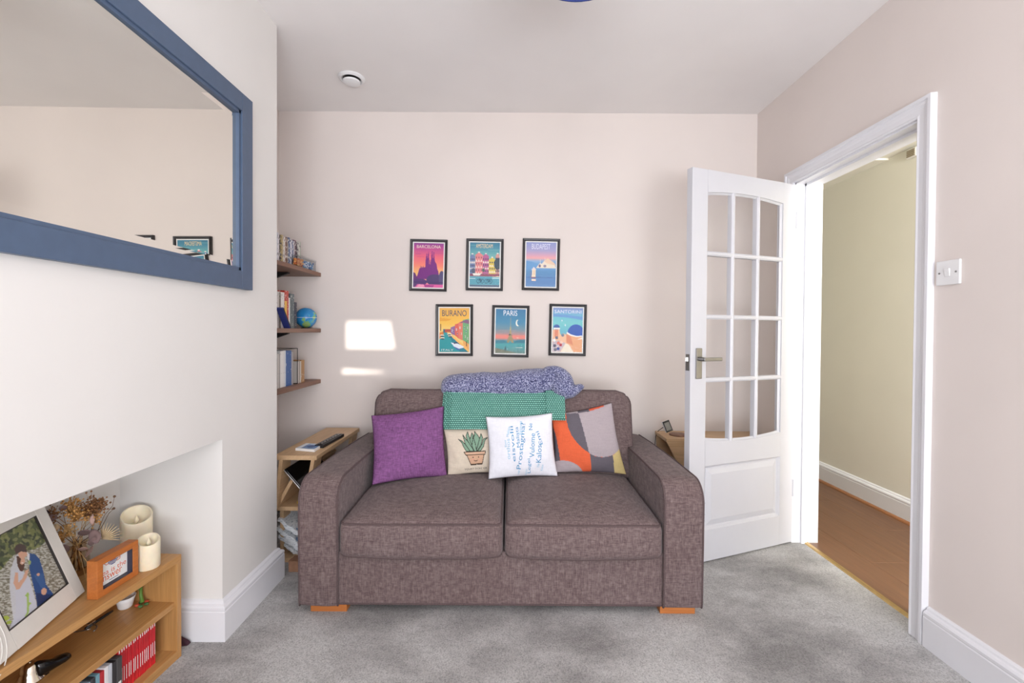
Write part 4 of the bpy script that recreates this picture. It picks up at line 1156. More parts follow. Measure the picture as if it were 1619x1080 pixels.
# top shelf: row of film cases
rr = random.Random(5)
cases = [((96, 120, 160), .020, 'blue'), ((196, 200, 212), .013, 'pale grey'), ((224, 220, 224), .016, 'white'), ((72, 62, 64), .022, 'black'), ((196, 176, 130), .015, 'sand'), ((222, 216, 210), .020, 'ivory'), ((150, 110, 92), .018, 'tan brown'),
         ((110, 84, 78), .012, 'dark brown'), ((186, 178, 166), .016, 'stone grey'), ((92, 108, 146), .014, 'slate blue'), ((214, 212, 220), .013, 'silver'), ((120, 128, 160), .016, 'grey blue'), ((204, 200, 204), .016, 'light grey'),
         ((100, 66, 84), .026, 'plum'), ((84, 70, 76), .012, 'charcoal'), ((212, 208, 200), .016, 'cream'), ((168, 188, 166), .018, 'pale green')]
y = 2.338; x1 = -1.226
for k, (rgb, w, nm) in enumerate(cases):
    book('film_case', x1 + rr.uniform(-.004, .004), y, y + w, SHELF['top'], 0.150 + rr.uniform(-.006, .006), 0.125, rgb, '%s film case on the top alcove shelf, %s from the front' % (nm, ORD[k]), 'film case', 'film cases on the top shelf', amount=0.56)
    y += w + 0.0012
tub = thing('clear_tub', (-1.205, 2.63, SHELF['top']), 'clear plastic tub with orange and blue beads on the top shelf', 'tub')
tx0, tx1, ty0, ty1, tz = -1.221, -1.190, 2.52, 2.765, SHELF['top'] + 0.0008
mb = MB()
for a in (((tx0, ty0, 0), (tx1, ty1, .002)), ((tx0, ty0, 0), (tx0 + .002, ty1, .058)), ((tx1 - .002, ty0, 0), (tx1, ty1, .058)), ((tx0, ty0, 0), (tx1, ty0 + .002, .058)), ((tx0, ty1 - .002, 0), (tx1, ty1, .058))):
    mb.box((a[0][0], a[0][1], tz + a[0][2]), (a[1][0], a[1][1], tz + a[1][2]))
M['frost'] = glass_mat('clear_plastic', (0.92, 0.93, 0.94), 0.15)
mb.build('body', 'frost', tub)
MB().box((tx0 - .003, ty0 - .003, tz + 0.058), (tx1 + .003, ty1 + .003, tz + 0.066)).build('lid', M['frost'], tub, bevel=0.002)
for lab, rgbs, ya, yb in (('beads', [(214, 140, 70), (236, 176, 110), (206, 110, 60)], 2.515, 2.62), ('beads', [(60, 110, 170), (230, 236, 244), (110, 160, 200)], 2.635, 2.755)):
    for q, rgb in enumerate(rgbs):
        mb = MB()
        for k in range(34):
            mb.sphere((rr.uniform(tx0 + .008, tx1 - .008), rr.uniform(ya, yb), tz + rr.uniform(.008, .044)), .0055, 6, 4)
        tag(mb.build(lab, inkmat('bead_%d_%d_%d' % rgb, rgb), tub, smooth=True), kind='stuff')
# middle shelf
y = 2.338; zt_ = SHELF['middle']
mids = [((232, 226, 224), .040, .205, 'wide white'), ((206, 200, 196), .016, .196, 'pale grey'), ((122, 112, 100), .018, .190, 'brown grey'), ((236, 230, 226), .036, .195, 'plain white'), ((196, 62, 44), .046, .207, 'red and yellow'), ((238, 234, 230), .014, .17, 'thin white'), ((92, 104, 108), .048, .195, 'grey green'), ((40, 44, 60), .03, .150, 'navy')]
for k, (rgb, w, h, nm) in enumerate(mids):
    o = book('book', -1.228, y, y + w, zt_, h, 0.15, rgb, '%s book standing on the middle alcove shelf behind the globe' % nm, 'book', 'books on the middle shelf', amount=0.62)
    if k == 4:
        MB().box((-1.2282, y + .002, zt_ + .045), (-1.2272, y + w * .55, zt_ + .15)).build('spine_panel', inkmat('ink_240_196_96', (240, 196, 96)), o)
    y += w + .0015
tbx = thing('picture_book', (-1.22, 2.36, zt_), 'dark blue hardback leaning on the middle shelf in front of the books', 'book')
a0 = atX(456, 518, -1.20); a1 = atX(437, 497, -1.20)
Mx = T((-1.190, a0.y + 0.012, zt_ + 0.004), rx=math.radians(38))
MB(Mx).box((-0.035, -0.012, 0), (0.0, 0, 0.135)).build('cover', inkmat('ink_44_58_130', (44, 58, 130)), tbx, bevel=0.001)
MB(Mx).box((-0.033, -0.0105, 0.002), (0.0008, -0.0015, 0.133)).build('pages', inkmat('ink_36_36_46', (36, 36, 46)), tbx)
g0 = Vector((atY(484, 506, 2.725).x, 2.725, zt_))
gl = thing('globe', g0, 'small blue desk globe at the end of the middle alcove shelf', 'globe')
t = NT('globe_map'); t.b.inputs['Roughness'].default_value = 0.25
f = t.noise(14, t.coords(), 4, 0.6)
t.color(t.ramp(f, [(0.50, (44, 134, 196)), (0.54, (60, 160, 206)), (0.56, (126, 178, 120)), (0.68, (170, 190, 110))]))
M['globe'] = t.m
MB().sphere(g0 + Vector((0, 0, 0.065)), 0.061, 32, 20).build('sphere', 'globe', gl, smooth=True)
MB().lathe([(0.030, 0), (0.030, 0.004), (0.012, 0.008), (0.012, 0.012)], g0, 20).build('base', 'black', gl, smooth='auto')
MB().tube([g0 + Vector((0.0614 * math.cos(k), 0.0614 * math.sin(k), 0.065)) for k in np.linspace(0, 2 * PI, 40)[:-1]], 0.0009, 5, closed=True).build('equator_seam', 'white', gl)
# bottom shelf
zt_ = SHELF['bottom']
rack = thing('wire_bookend', (-1.25, 2.47, zt_), 'black wire rack holding papers on the bottom alcove shelf', 'rack')
ry0, ry1 = 2.338, 2.583; wr = 0.0022; rh = 0.205
MB().tube([(-1.218, ry0, zt_ + wr), (-1.218, ry0, zt_ + rh), (-1.218, ry1, zt_ + rh), (-1.218, ry1, zt_ + wr)], wr, 6).build('front_wire', 'black', rack)
MB().tube([(-1.40, ry0, zt_ + wr), (-1.40, ry0, zt_ + rh), (-1.40, ry1, zt_ + rh), (-1.40, ry1, zt_ + wr)], wr, 6).build('rear_wire', 'black', rack)
for yy in (ry0, ry1):
    for zz in (zt_ + wr, zt_ + rh): MB().tube([(-1.218, yy, zz), (-1.40, yy, zz)], wr, 6).build('side_wire', 'black', rack)
y = ry0 + .003
for k, (rgb, w, h, nm) in enumerate([((186, 180, 176), .022, .15, 'grey'), ((140, 134, 132), .010, .16, 'mid grey'), ((206, 202, 198), .016, .185, 'light grey'), ((170, 166, 166), .012, .18, 'ash grey'), ((240, 240, 240), .030, .196, 'thick white'), ((234, 234, 236), .016, .198, 'thin white'), ((214, 224, 232), .012, .198, 'pale blue'), ((40, 92, 160), .062, .196, 'bright blue'), ((168, 164, 164), .02, .19, 'silver grey')]):
    book('folder', -1.226, y, y + w, zt_, h, 0.15, rgb, '%s folder in the wire rack on the bottom alcove shelf' % nm, 'folder', 'folders on the bottom shelf', amount=0.66)
    y += w + .001
y = ry1 + 0.012
for k, (rgb, w, nm) in enumerate([((196, 190, 184), .022, 'pale'), ((150, 140, 132), .012, 'grey brown'), ((214, 206, 196), .012, 'cream'), ((176, 132, 82), .040, 'tan')]):
    book('book', -1.224, y, y + w, zt_, 0.128 + (k == 3) * .004, 0.11, rgb, '%s paperback on the bottom alcove shelf beside the wire rack' % nm, 'book', 'paperbacks on the bottom shelf', amount=0.66)
    y += w + .001

# ================================================================== SIDE TABLES
def side_table(label, origin, along, across, L, W_, H_):
    """top board, two sloping side boards, a middle shelf and a foot board; 'along' is the long axis"""
    o = Vector(origin); A = Vector(along); B = Vector(across)
    Mx = Matrix(((A.x, B.x, 0, o.x), (A.y, B.y, 0, o.y), (0, 0, 1, 0), (0, 0, 0, 1)))
    root = thing('side_table', (o + A * L / 2 + B * W_ / 2), label, 'side table', 'matching oak side tables')
    m = 'oak' if abs(A.y) > .5 else 'oakx'
    MB(Mx).box((0, 0, H_ - 0.022), (L, W_, H_)).build('table_top', m, root, bevel=0.0015)
    MB(Mx).box((0.02, 0.0, 0.255), (L - 0.02, W_, 0.275)).build('shelf', m, root, bevel=0.0015)
    MB(Mx).box((0.02, 0.0, 0.0), (L - 0.02, W_, 0.02)).build('foot_board', m, root, bevel=0.0015)
    return root, Mx, m
HT = 0.533
lt, LM, m_ = side_table('oak side table between the sofa and the alcove wall', (-0.932, 2.175, 0), (0, 1, 0), (-1, 0, 0), 0.625, 0.208, HT)
th = 0.018
for y0, y1 in ((0.0, 0.09), (0.535, 0.625)):
    # sloping uprights, leaning out towards the bottom at the alcove side and in at the sofa side
    MB(LM).prism([(y0, 0.010, HT - .022), (y0, 0.010 + th, HT - .022), (y0, 0.052 + th, .275), (y0, 0.052, .275)], (y1 - y0, 0, 0)).build('upright', 'oak', lt, bevel=0.001)
    MB(LM).prism([(y0, 0.165, HT - .022), (y0, 0.165 + th, HT - .022), (y0, 0.19 + th, .275), (y0, 0.19, .275)], (y1 - y0, 0, 0)).build('upright', 'oak', lt, bevel=0.001)
MB(LM).prism([(0.03, 0.125, 0.405), (0.03, 0.137, 0.415), (0.03, 0.207, 0.29), (0.03, 0.207, 0.275), (0.03, 0.195, 0.275)], (0.55, 0, 0)).build('sloping_board', 'oak', lt, bevel=0.001)
for b0 in (0.006, 0.185):
    MB(LM).box((0.05, b0, .02), (0.12, b0 + th, .255)).build('leg', 'oak', lt); MB(LM).box((0.52, b0, .02), (0.59, b0 + th, .255)).build('leg', 'oak', lt)
rt, RM, m_ = side_table('oak side table in the corner behind the open door', (0.925, 2.835 - 0.212, 0), (1, 0, 0), (0, 1, 0), 0.60, 0.207, 0.520)
HT2 = 0.520
for sx in (0, 1):
    def X_(a): return a if sx == 0 else 0.60 - a
    MB(RM).prism([(X_(0.004), 0.0, HT2 - .022), (X_(0.21), 0.0, HT2 - .022), (X_(0.21), 0.0, .275), (X_(0.115), 0.0, .275)], (0, th, 0)).build('upright', 'oakx', rt, bevel=0.001)
    MB(RM).prism([(X_(0.004), 0.189, HT2 - .022), (X_(0.21), 0.189, HT2 - .022), (X_(0.21), 0.189, .275), (X_(0.02), 0.189, .275)], (0, th, 0)).build('upright', 'oakx', rt, bevel=0.001)
    MB(RM).box((X_(0.06), 0.02, .02), (X_(0.078), 0.18, .255)).build('leg', 'oakx', rt)

# on and in the left table
r0 = atZ(504, 703, HT + .02); r1 = atZ(538, 685, HT + .02)
dv = (r1 - r0); L_ = dv.length
Mx = T((r0.x, r0.y, HT), rz=math.atan2(dv.y, dv.x))
rem = thing('remote_control', (r0 + dv / 2).xy.to_3d() + Vector((0, 0, HT)), 'black remote control on the left oak side table', 'remote')
rem.location.z = HT
MB(Mx).box((0, -0.024, 0.0005), (L_, 0.024, 0.018)).build('body', 'black', rem, bevel=0.004, segs=3)
MB(Mx).box((0.01, -0.012, 0.018), (L_ - .01, 0.012, 0.0205)).build('button_strip', 'blackgloss', rem, bevel=0.001)
for k in range(7): MB(Mx).lathe([(0.004, 0.0204), (0.004, 0.022)], (0.02 + k * L_ / 8, 0, 0), 10).build('button', 'cable', rem)
bl_ = thing('booklet', (-1.03, 2.27, HT), 'small white booklet with a blue picture on the left side table', 'booklet')
c_ = [atZ(*p, HT + .008) for p in ((467, 710), (497, 712.5), (511, 703.5), (484, 702))]
MB().prism([(p.x, p.y, HT + .0005) for p in c_], (0, 0, .012)).build('pages', 'paper', bl_)
cc = sum(c_, Vector()) / 4
g = MB().grid(lambda u, v: (lambda p: Vector((p.x, p.y, HT + .0132)))(cc + ((c_[0].lerp(c_[1], u)).lerp(c_[3].lerp(c_[2], u), v) - cc) * .92), 24, 24)
gu = np.array([i / 24 for j in range(25) for i in range(25)]); gv = np.array([j / 24 for j in range(25) for i in range(25)])
cv = Canvas(gu, gv); cv.grad([(0, (150, 176, 206)), (.5, (96, 134, 186)), (1, (190, 204, 222))]); cv.rect(0, 0, .25, 1, (236, 238, 242)); cv.ell(.6, .45, .2, .25, (70, 96, 146)); cv.rect(.35, .8, .95, .88, (230, 236, 244))
g.build('cover_picture', 'print', bl_, paint=cv.rgba())
lap = thing('laptop', (-1.03, 2.35, 0.30), 'black laptop with a silver edge slid slantwise under the left side table top', 'laptop')
p0 = atY(449, 743, 2.20); p1 = atY(474, 772, 2.20)
d2 = Vector((p1.x - p0.x, 0, p1.z - p0.z)); ang = math.atan2(d2.z, d2.x)
Mx = T((p0.x, 2.20, p0.z), ry=-ang)
MB(Mx).box((0, 0, -0.006), (0.150, 0.33, 0.0)).build('base', 'steel', lap, bevel=0.002)
MB(Mx).box((0.0, 0, 0.0005), (0.150, 0.33, 0.009)).build('lid', 'blackgloss', lap, bevel=0.003)
blk = thing('game_controller', (-0.985, 2.28, .275), 'dark plastic gadget on the middle shelf of the left side table', 'gadget')
MB().sphere((-0.972, 2.225, .297), .022, 16, 10, (1, 1.5, .9)).build('body', 'black', blk, smooth=True)
toy = thing('yellow_toy', (-1.03, 2.23, .275), 'small yellow and red toy on the middle shelf of the left side table', 'toy')
M['yellow'] = plain('yellow_plastic', (232, 190, 50), .35); M['red'] = plain('red_plastic', (196, 44, 40), .35)
MB().sphere((-1.028, 2.225, .290), .015, 14, 8, (1.4, 1.6, .9)).build('body', 'yellow', toy, smooth=True)
MB().sphere((-1.006, 2.215, .298), .010, 12, 8, (.8, 1, 1)).build('knob', 'red', toy, smooth=True)
# newspapers stuffed below
def news_mat():
    t = NT('newsprint'); t.b.inputs['Roughness'].default_value = .9
    a = t.noise(1, t.coords((60, 60, 420)), 2); b = t.noise(9, t.coords(), 2)
    lines = t.ramp(a, [(.36, (168, 174, 184)), (.44, (236, 238, 240))])
    t.color(t.mix(t.ramp(b, [(.62, (0, 0, 0)), (.64, (255, 255, 255))]), lines, lin4((130, 152, 182))))
    return t.m
M['news'] = news_mat()
for k, (pa, pb, w, lab) in enumerate([((439, 822), (478, 850), .013, 'uppermost crumpled newspaper under the left side table'), ((437, 836), (477, 868), .013, 'second crumpled newspaper from the top under the left side table'),
                                     ((440, 848), (475, 870), .012, 'third crumpled newspaper from the top under the left side table'), ((446, 860), (474, 879), .009, 'lowest crumpled newspaper under the left side table')]):
    yy = 2.21 + .006 * k
    a = atY(pa[0], pa[1], yy); b = atY(pb[0], pb[1], yy)
    def fn(u, v, s=1, k=k, a=a, b=b, w=w, yy=yy):
        p = a.lerp(b, u); p.y = yy + .34 * v
        n = noise.noise(Vector((u * 4 + k * 3, v * 3, k))) * .010 + noise.noise(Vector((u * 11 + k, v * 2, 7))) * .004
        return p + Vector((0.3, 0, 1)).normalized() * (n + s * w * (.6 + .4 * math.sin(PI * u)))
    nu, nv = 26, 10
    top = [[fn(i / nu, j / nv, 1) for i in range(nu + 1)] for j in range(nv + 1)]; bot = [[fn(i / nu, j / nv, -.8) for i in range(nu + 1)] for j in range(nv + 1)]
    tag(MB().loft([top[j] + bot[j][::-1] for j in range(nv + 1)]).build('newspaper', 'news', smooth='auto'), lab, 'newspaper', 'newspapers under the left side table')
cbx = thing('cardboard_box', (-1.0, 2.14, 0), 'flat brown cardboard box on the floor beside the sofa arm', 'box')
MB().box((-1.035, 2.106, .0005), (-0.905, 2.168, .050)).build('body', 'cardboard', cbx, bevel=.002)
MB().box((-1.035, 2.105, .0485), (-0.905, 2.135, .053)).build('flap', 'cardboard', cbx)
# on the right table
wd = thing('smart_display', (0.985, 2.74, HT2), 'small tilted screen on a round wooden stand on the right side table', 'display')
pc = atZ(1067, 688, HT2); 
MB().lathe([(0.052, HT2 + .0005), (0.052, HT2 + .006), (0.048, HT2 + .008)], (pc.x + .02, pc.y - .0, 0), 36).build('stand', 'walnut', wd, smooth='auto')
sc_ = atY(1055.5, 674, pc.y - .005)
Mx = T((sc_.x, pc.y - .005, sc_.z), rx=-math.radians(16), ry=math.radians(-16), rz=math.radians(14))
MB(Mx).box((-0.023, 0, -0.034), (0.023, 0.012, 0.034)).build('case', 'white', wd, bevel=.002)
scr = MB(Mx).box((-0.0225, -0.002, -0.0335), (0.0225, 0.0, 0.0335)).build('bezel', 'black', wd)
M['screen'] = plain('grey_screen', (128, 126, 122), .2)
MB(Mx).box((-0.0165, -0.003, -0.024), (0.0165, -0.0018, 0.023)).build('screen', 'screen', scr)
cpts = [atY(*p) for p in ((1048, 676, 2.79), (1041, 681, 2.80), (1036.5, 690, 2.80), (1035.5, 702, 2.80), (1035.5, 725, 2.80))]
MB().tube([Vector((sc_.x - .01, pc.y + .01, sc_.z - .01))] + cpts, .0022, 6).build('power_cable', 'cable', wd, smooth=True)

# ================================================================== LOW BOOKCASE IN THE FIREPLACE
BO = Vector((-1.141, 1.561, 0)); ba = Vector((-0.0425, -0.9991, 0)); bb = Vector((-0.9991, 0.0425, 0))   # along (towards viewer), into the recess
BMx = Matrix(((ba.x, bb.x, 0, BO.x), (ba.y, bb.y, 0, BO.y), (0, 0, 1, 0), (0, 0, 0, 1)))
BL, BD, BZ, bt = 0.81, 0.252, 0.360, 0.019
bc = thing('low_bookcase', BO + ba * BL / 2 + bb * BD / 2, 'low honey oak bookcase in the fireplace opening', 'bookcase')
def K(): return MB(BMx)
K().box((0, 0, BZ - 0.024), (BL, BD, BZ)).build('top', 'oakb', bc, bevel=.0015)
K().box((0, 0.001, 0), (bt, BD, BZ - 0.0245)).build('side_panel', 'oakbz', bc, bevel=.001)
K().box((BL - bt, 0.001, 0), (BL, BD, BZ - 0.0245)).build('side_panel', 'oakbz', bc, bevel=.001)
K().box((bt, 0.010, 0.181), (BL - bt, BD - .008, 0.201)).build('shelf', 'oakb', bc, bevel=.001)
K().box((bt, 0.0015, 0.0), (BL - bt, BD - .008, 0.030)).build('bottom', 'oakb', bc, bevel=.001)
K().box((bt, BD - .008, 0.0), (BL - bt, BD - .001, BZ - .0245)).build('back_panel', 'oakb', bc)
def kp(a, b, z): return BMx @ Vector((a, b, z))
def at_front(px, py, b):     # distance along the bookcase front where the pixel's ray meets the plane set b behind it
    d = ray(px, py); n = bb; o = BO + bb * b - Vector((0, 0, CAM_H)); tt = o.dot(n) / d.dot(n); p = Vector((0, 0, CAM_H)) + d * tt
    return (p - BO).dot(ba), p.z
# game cases on the lower shelf
a_start, _ = at_front(246, 985, 0.030)
proto = None
gh = 0.146
w = 0.0074
a_end, _ = at_front(186, 1060, 0.030)
n_red = max(8, int((a_end - a_start) / (w + .0006)))
redm = plain('red_spine', (196, 36, 44), .35, var=.08)
for k in range(n_red):
    if proto is None:
        proto = thing('game_case', kp(a_start + w / 2, .08, .0305), 'slim red game case in the row on the lower bookcase shelf', 'game case', 'red game cases in the bookcase')
        MB(BMx).box((a_start, .030, .0305), (a_start + w, .130, .0305 + gh)).build('case', redm, proto, bevel=.0012, segs=1)
        MB(BMx).box((a_start + w * .32, .0293, .0305 + gh * .86), (a_start + w * .68, .0302, .0305 + gh * .94)).build('spine_logo', 'paper', proto)
        MB(BMx).box((a_start + w * .42, .0293, .0305 + gh * .22), (a_start + w * .62, .0302, .0305 + gh * .52)).build('spine_title', 'paper', proto)
    else:
        r = proto.copy(); C.objects.link(r); r.location = proto.location + ba * (k * (w + .0006)) + bb * rr.uniform(-.001, .002)
        for ch in list(proto.children):
            c2 = ch.copy(); C.objects.link(c2); c2.parent = r
a = a_start + n_red * (w + .0006) + .002
for k, (rgb, w2, nm) in enumerate([((74, 72, 72), .018, 'dark grey'), ((52, 50, 52), .013, 'black'), ((196, 200, 206), .011, 'silver'), ((232, 230, 230), .012, 'white'), ((184, 46, 52), .013, 'crimson'), ((116, 156, 168), .012, 'pale teal'), ((60, 62, 66), .014, 'charcoal'), ((150, 168, 180), .012, 'grey blue'), ((64, 66, 70), .014, 'smoke grey'), ((58, 96, 110), .014, 'deep teal'), ((80, 80, 84), .014, 'iron grey'), ((140, 60, 60), .014, 'brick red')]):
    root = thing('disc_case', kp(a + w2 / 2, .08, .0305), '%s disc case beside the red cases on the lower bookcase shelf' % nm, 'disc case', 'disc cases in the bookcase')
    MB(BMx).box((a, .016, .0305), (a + w2, .130, .0305 + .128 + rr.uniform(-.004, .004))).build('case', inkmat('case_%d_%d_%d' % rgb, rgb), root, bevel=.001, segs=1)
    MB(BMx).box((a + w2 * .25, .0153, .05), (a + w2 * .75, .0162, .085)).build('spine_label', 'paper' if sum(rgb) < 420 else 'cable', root)
    a += w2 + .0008
# shelf ornaments
def shelf_pt(px, py, z=0.2015): return atZ(px, py, z)
pw_ = shelf_pt(199, 964); pot = thing('white_pot', (pw_.x - .01, pw_.y, .2013), 'little white ceramic pot on the upper bookcase shelf', 'pot')
MB().lathe([(0.016, .2015), (0.020, .206), (0.024, .225), (0.029, .240), (0.0265, .240), (0.021, .225), (0.016, .210), (.002, .209)], (pw_.x - .012, pw_.y + .012, 0), 28).build('bowl', 'white', pot, smooth=True)
M['green'] = plain('green_stem', (98, 140, 58), .5); M['leafg'] = plain('leaf_green', (70, 110, 60), .6); M['orangered'] = plain('orange_red_petal', (206, 84, 54), .5)
gp = shelf_pt(225, 958); flo = thing('toy_flower', (gp.x, gp.y, .2013), 'green stemmed toy flower lying by the white pot', 'ornament')
MB().tube([gp + Vector((0, 0, .012)), gp + Vector((-.010, .006, .035)), gp + Vector((-.014, .012, .062))], [.006, .005, .0045], 10).build('stem', 'green', flo, smooth=True)
for k in range(5):
    an = k * 1.257
    MB().sphere(gp + Vector((.014 * math.cos(an), .014 * math.sin(an), .007)), .006, 10, 6, (1.3, 1, .8)).build('petal', 'orangered' if k % 2 else 'leafg', flo, smooth=True)
for s in (-1, 1):
    MB().grid(lambda u, v, s=s: gp + Vector((-.012 - .030 * u * (s > 0) + .004 * u, .012 + .02 * s * u, .050 + .010 * math.sin(PI * u))) + Vector((0, (v - .5) * .014 * math.sin(PI * min(1, u + .1)), 0)), 6, 3).build('leaf', 'leafg', flo, smooth=True)
cb1 = thing('black_pen', shelf_pt(150, 985), 'thin black pen lying along the upper bookcase shelf', 'pen')
pA, pB = shelf_pt(135, 997), shelf_pt(178, 968)
MB().tube([pA + Vector((0, 0, .005)), pA.lerp(pB, .8) + Vector((0, 0, .005)), pB + Vector((0, 0, .004))], [.0045, .0045, .003], 8).build('barrel', 'black', cb1, smooth=True)
MB().tube([pA.lerp(pB, .05) + Vector((.0, 0, .0105)), pA.lerp(pB, .35) + Vector((0, 0, .0105))], .0015, 6).build('clip', 'chrome', cb1)
cb2 = shelf_pt(130, 1000)
tag(MB().tube([cb2 + Vector((.035 * math.cos(t_) * (1 + .1 * t_), .028 * math.sin(t_), .004 + .0035 * t_)) for t_ in np.linspace(0, 5.6, 30)], .0022, 6).build('coiled_cable', 'steel', smooth=True), 'silver grey cable coiled on the upper bookcase shelf', 'cable')
sh = shelf_pt(76, 1052); shoe = thing('shoe_ornament', (sh.x, sh.y, .2013), 'glossy black shoe ornament on the upper bookcase shelf', 'ornament')
rings = []
for t_, wd_, h_ in ((0, .004, .008), (.08, .014, .020), (.25, .019, .024), (.45, .016, .026), (.65, .016, .036), (.85, .017, .046), (.97, .014, .048), (1, .006, .040)):
    c_ = Vector((sh.x + .030 - .0 - .010 * t_, sh.y + .030 - .085 * t_, .2015))
    rings.append([c_ + Vector((wd_ * math.cos(q), 0, h_ / 2 + h_ / 2 * math.sin(q))) for q in np.linspace(0, 2 * PI, 18)[:-1]])
MB().loft(rings).build('upper', 'blackgloss', shoe, smooth=True)
MB().box((sh.x + .006, sh.y - .052, .2015), (sh.x + .032, sh.y - .028, .2085)).build('heel', 'blackgloss', shoe)
be = shelf_pt(47, 1080); bell = thing('silver_bell', (be.x, be.y, .2013), 'shiny silver hand bell on the upper bookcase shelf', 'bell')
bx, by = be.x - .01, be.y + .01
MB().lathe([(.031, .2015), (.030, .205), (.024, .213), (.020, .228), (.017, .242), (.010, .250), (.004, .252)], (bx, by, 0), 32).build('body', 'chrome', bell, smooth=True)
MB().lathe([(.004, .251), (.005, .262), (.0035, .275), (.006, .290), (.004, .298), (.001, .300)], (bx, by, 0), 16).build('handle', 'chrome', bell, smooth=True)

# LED candles
def candle(c, r, h, label, slope):
    root = thing('pillar_candle', c, label, 'candle', 'flameless cream candles')
    n = 36
    def ring(rr_, f): return [Vector((c.x + rr_ * math.cos(2 * PI * k / n), c.y + rr_ * math.sin(2 * PI * k / n), f(2 * PI * k / n))) for k in range(n)]
    top = lambda a: c.z + h - slope * (0.5 - 0.5 * math.cos(a - math.radians(-50)) ) * 1.0 + 0.003 * math.sin(3 * a)
    top2 = lambda a: c.z + h - slope * (0.5 + 0.5 * math.cos(a + math.radians(48)))
    MB().loft([ring(r - .002, lambda a: c.z + .0005), ring(r, lambda a: c.z + .004), ring(r, lambda a: top2(a) - .004), ring(r - .002, top2), ring(r - .006, lambda a: top2(a) - .001), ring(r - .008, lambda a: top2(a) - .012), ring(r * .5, lambda a: c.z + h - slope - .012), ring(.003, lambda a: c.z + h - slope - .013)]).build('wax_body', 'cream', root, smooth='auto')
    fl = MB(); fl.lathe([(.003, 0), (.006, .006), (.007, .012), (.004, .022), (.001, .030)], (c.x, c.y, c.z + h - slope - .013), 14)
    fl.build('plastic_flame', 'cream', root, smooth=True)
c1 = atZ(235, 897, BZ); candle(Vector((c1.x, c1.y, BZ)), .0315, .104, 'shorter cream candle at the right end of the bookcase top', .022)
c2 = Vector((atY(216, 850, 1.585).x, 1.585, BZ)); candle(c2, .0455, .148, 'taller cream candle at the back of the bookcase top', .040)

# box frame
fo = atZ(154, 949, BZ); fr_ = atZ(219, 908, BZ)
dv = (fr_ - fo); dv.z = 0; FW = dv.length; fa = dv.normalized(); fn_ = Vector((fa.y, -fa.x, 0))
if fn_.x < 0: fn_ = -fn_
FMx = Matrix(((fa.x, fn_.x, 0, fo.x), (fa.y, fn_.y, 0, fo.y), (0, 0, 1, BZ), (0, 0, 0, 1)))   # along, out, up
FH = (atY(219, 853, fr_.y).z - BZ); fd = .032; fwid = .0185
tf = thing('box_frame', fo + dv / 2 - fn_ * fd / 2, 'orange wooden box frame with a tea slogan on the bookcase', 'frame')
MB(FMx).box((0, -fd, 0.0005), (fwid, 0, FH)).build('frame_side', 'cherry', tf, bevel=.0012)
MB(FMx).box((FW - fwid, -fd, 0.0005), (FW, 0, FH)).build('frame_side', 'cherry', tf, bevel=.0012)
MB(FMx).box((fwid, -fd, 0.0005), (FW - fwid, 0, fwid)).build('frame_rail', 'cherry', tf, bevel=.0012)
MB(FMx).box((fwid, -fd, FH - fwid), (FW - fwid, 0, FH)).build('frame_rail', 'cherry', tf, bevel=.0012)
ins = MB(FMx); m = .006
M['indigo'] = plain('dark_inner_edge', (52, 50, 66), .5)
for q in (((fwid, fwid), (fwid + .0015, FH - fwid)), ((FW - fwid - .0015, fwid), (FW - fwid, FH - fwid)), ((fwid, fwid), (FW - fwid, fwid + .0015)), ((fwid, FH - fwid - .0015), (FW - fwid, FH - fwid))): ins.box((q[0][0], -.019, q[0][1]), (q[1][0], -.003, q[1][1]))
ins.build('inner_lining', 'indigo', tf)
pr = MB(FMx).box((fwid, -.021, fwid), (FW - fwid, -.019, FH - fwid)).build('print', 'paper', tf)
iw, ih = FW - 2 * fwid, FH - 2 * fwid
def tf_text(word, x0, x1, z0, z1, mat):
    uvs, fs = text_mesh(word)
    MB(FMx).add([(fwid + iw * (x0 + (x1 - x0) * a), -.0186, fwid + ih * (z0 + (z1 - z0) * b)) for a, b in uvs], fs).build('lettering', mat, pr)
M['orangeink'] = plain('orange_ink', (226, 104, 62), .7); M['navyink'] = plain('navy_ink', (58, 66, 130), .7)
tf_text('Tea is the', .01, .94, .40, .60, 'orangeink'); tf_text('answer', .06, .80, .17, .36, 'orangeink')
MB(FMx).box((fwid + iw * .38, -.019, fwid + ih * .09), (fwid + iw * .68, -.0186, fwid + ih * .11)).build('underline', 'navyink', pr)
cx_, cz_ = fwid + iw * .50, fwid + ih * .79
cup = MB(FMx); cup.prism([(cx_ - iw * .16, -.019, cz_ + ih * .05), (cx_ + iw * .16, -.019, cz_ + ih * .05), (cx_ + iw * .13, -.019, cz_ - ih * .05), (cx_ + iw * .05, -.019, cz_ - ih * .11), (cx_ - iw * .05, -.019, cz_ - ih * .11), (cx_ - iw * .13, -.019, cz_ - ih * .05)], (0, .0006, 0))
cup.build('cup_picture', 'navyink', pr)
for k in range(3): MB(FMx).box((cx_ - iw * .14, -.0186, cz_ - ih * .07 + ih * .04 * k), (cx_ + iw * .14, -.0182, cz_ - ih * .055 + ih * .04 * k)).build('cup_stripe', 'paper', pr)
MB(FMx).tube([(cx_ + iw * .14, -.0186, cz_ + ih * .03), (cx_ + iw * .24, -.0186, cz_ + ih * .05), (cx_ + iw * .23, -.0186, cz_ - ih * .04), (cx_ + iw * .12, -.0186, cz_ - ih * .06)], .0009, 5).build('cup_handle', 'orangeink', pr)
MB(FMx).tube([(cx_ - iw * .15, -.0186, cz_), (cx_ - iw * .22, -.0186, cz_ - ih * .01), (cx_ - iw * .27, -.0186, cz_ + ih * .06)], .0009, 5).build('spout', 'orangeink', pr)
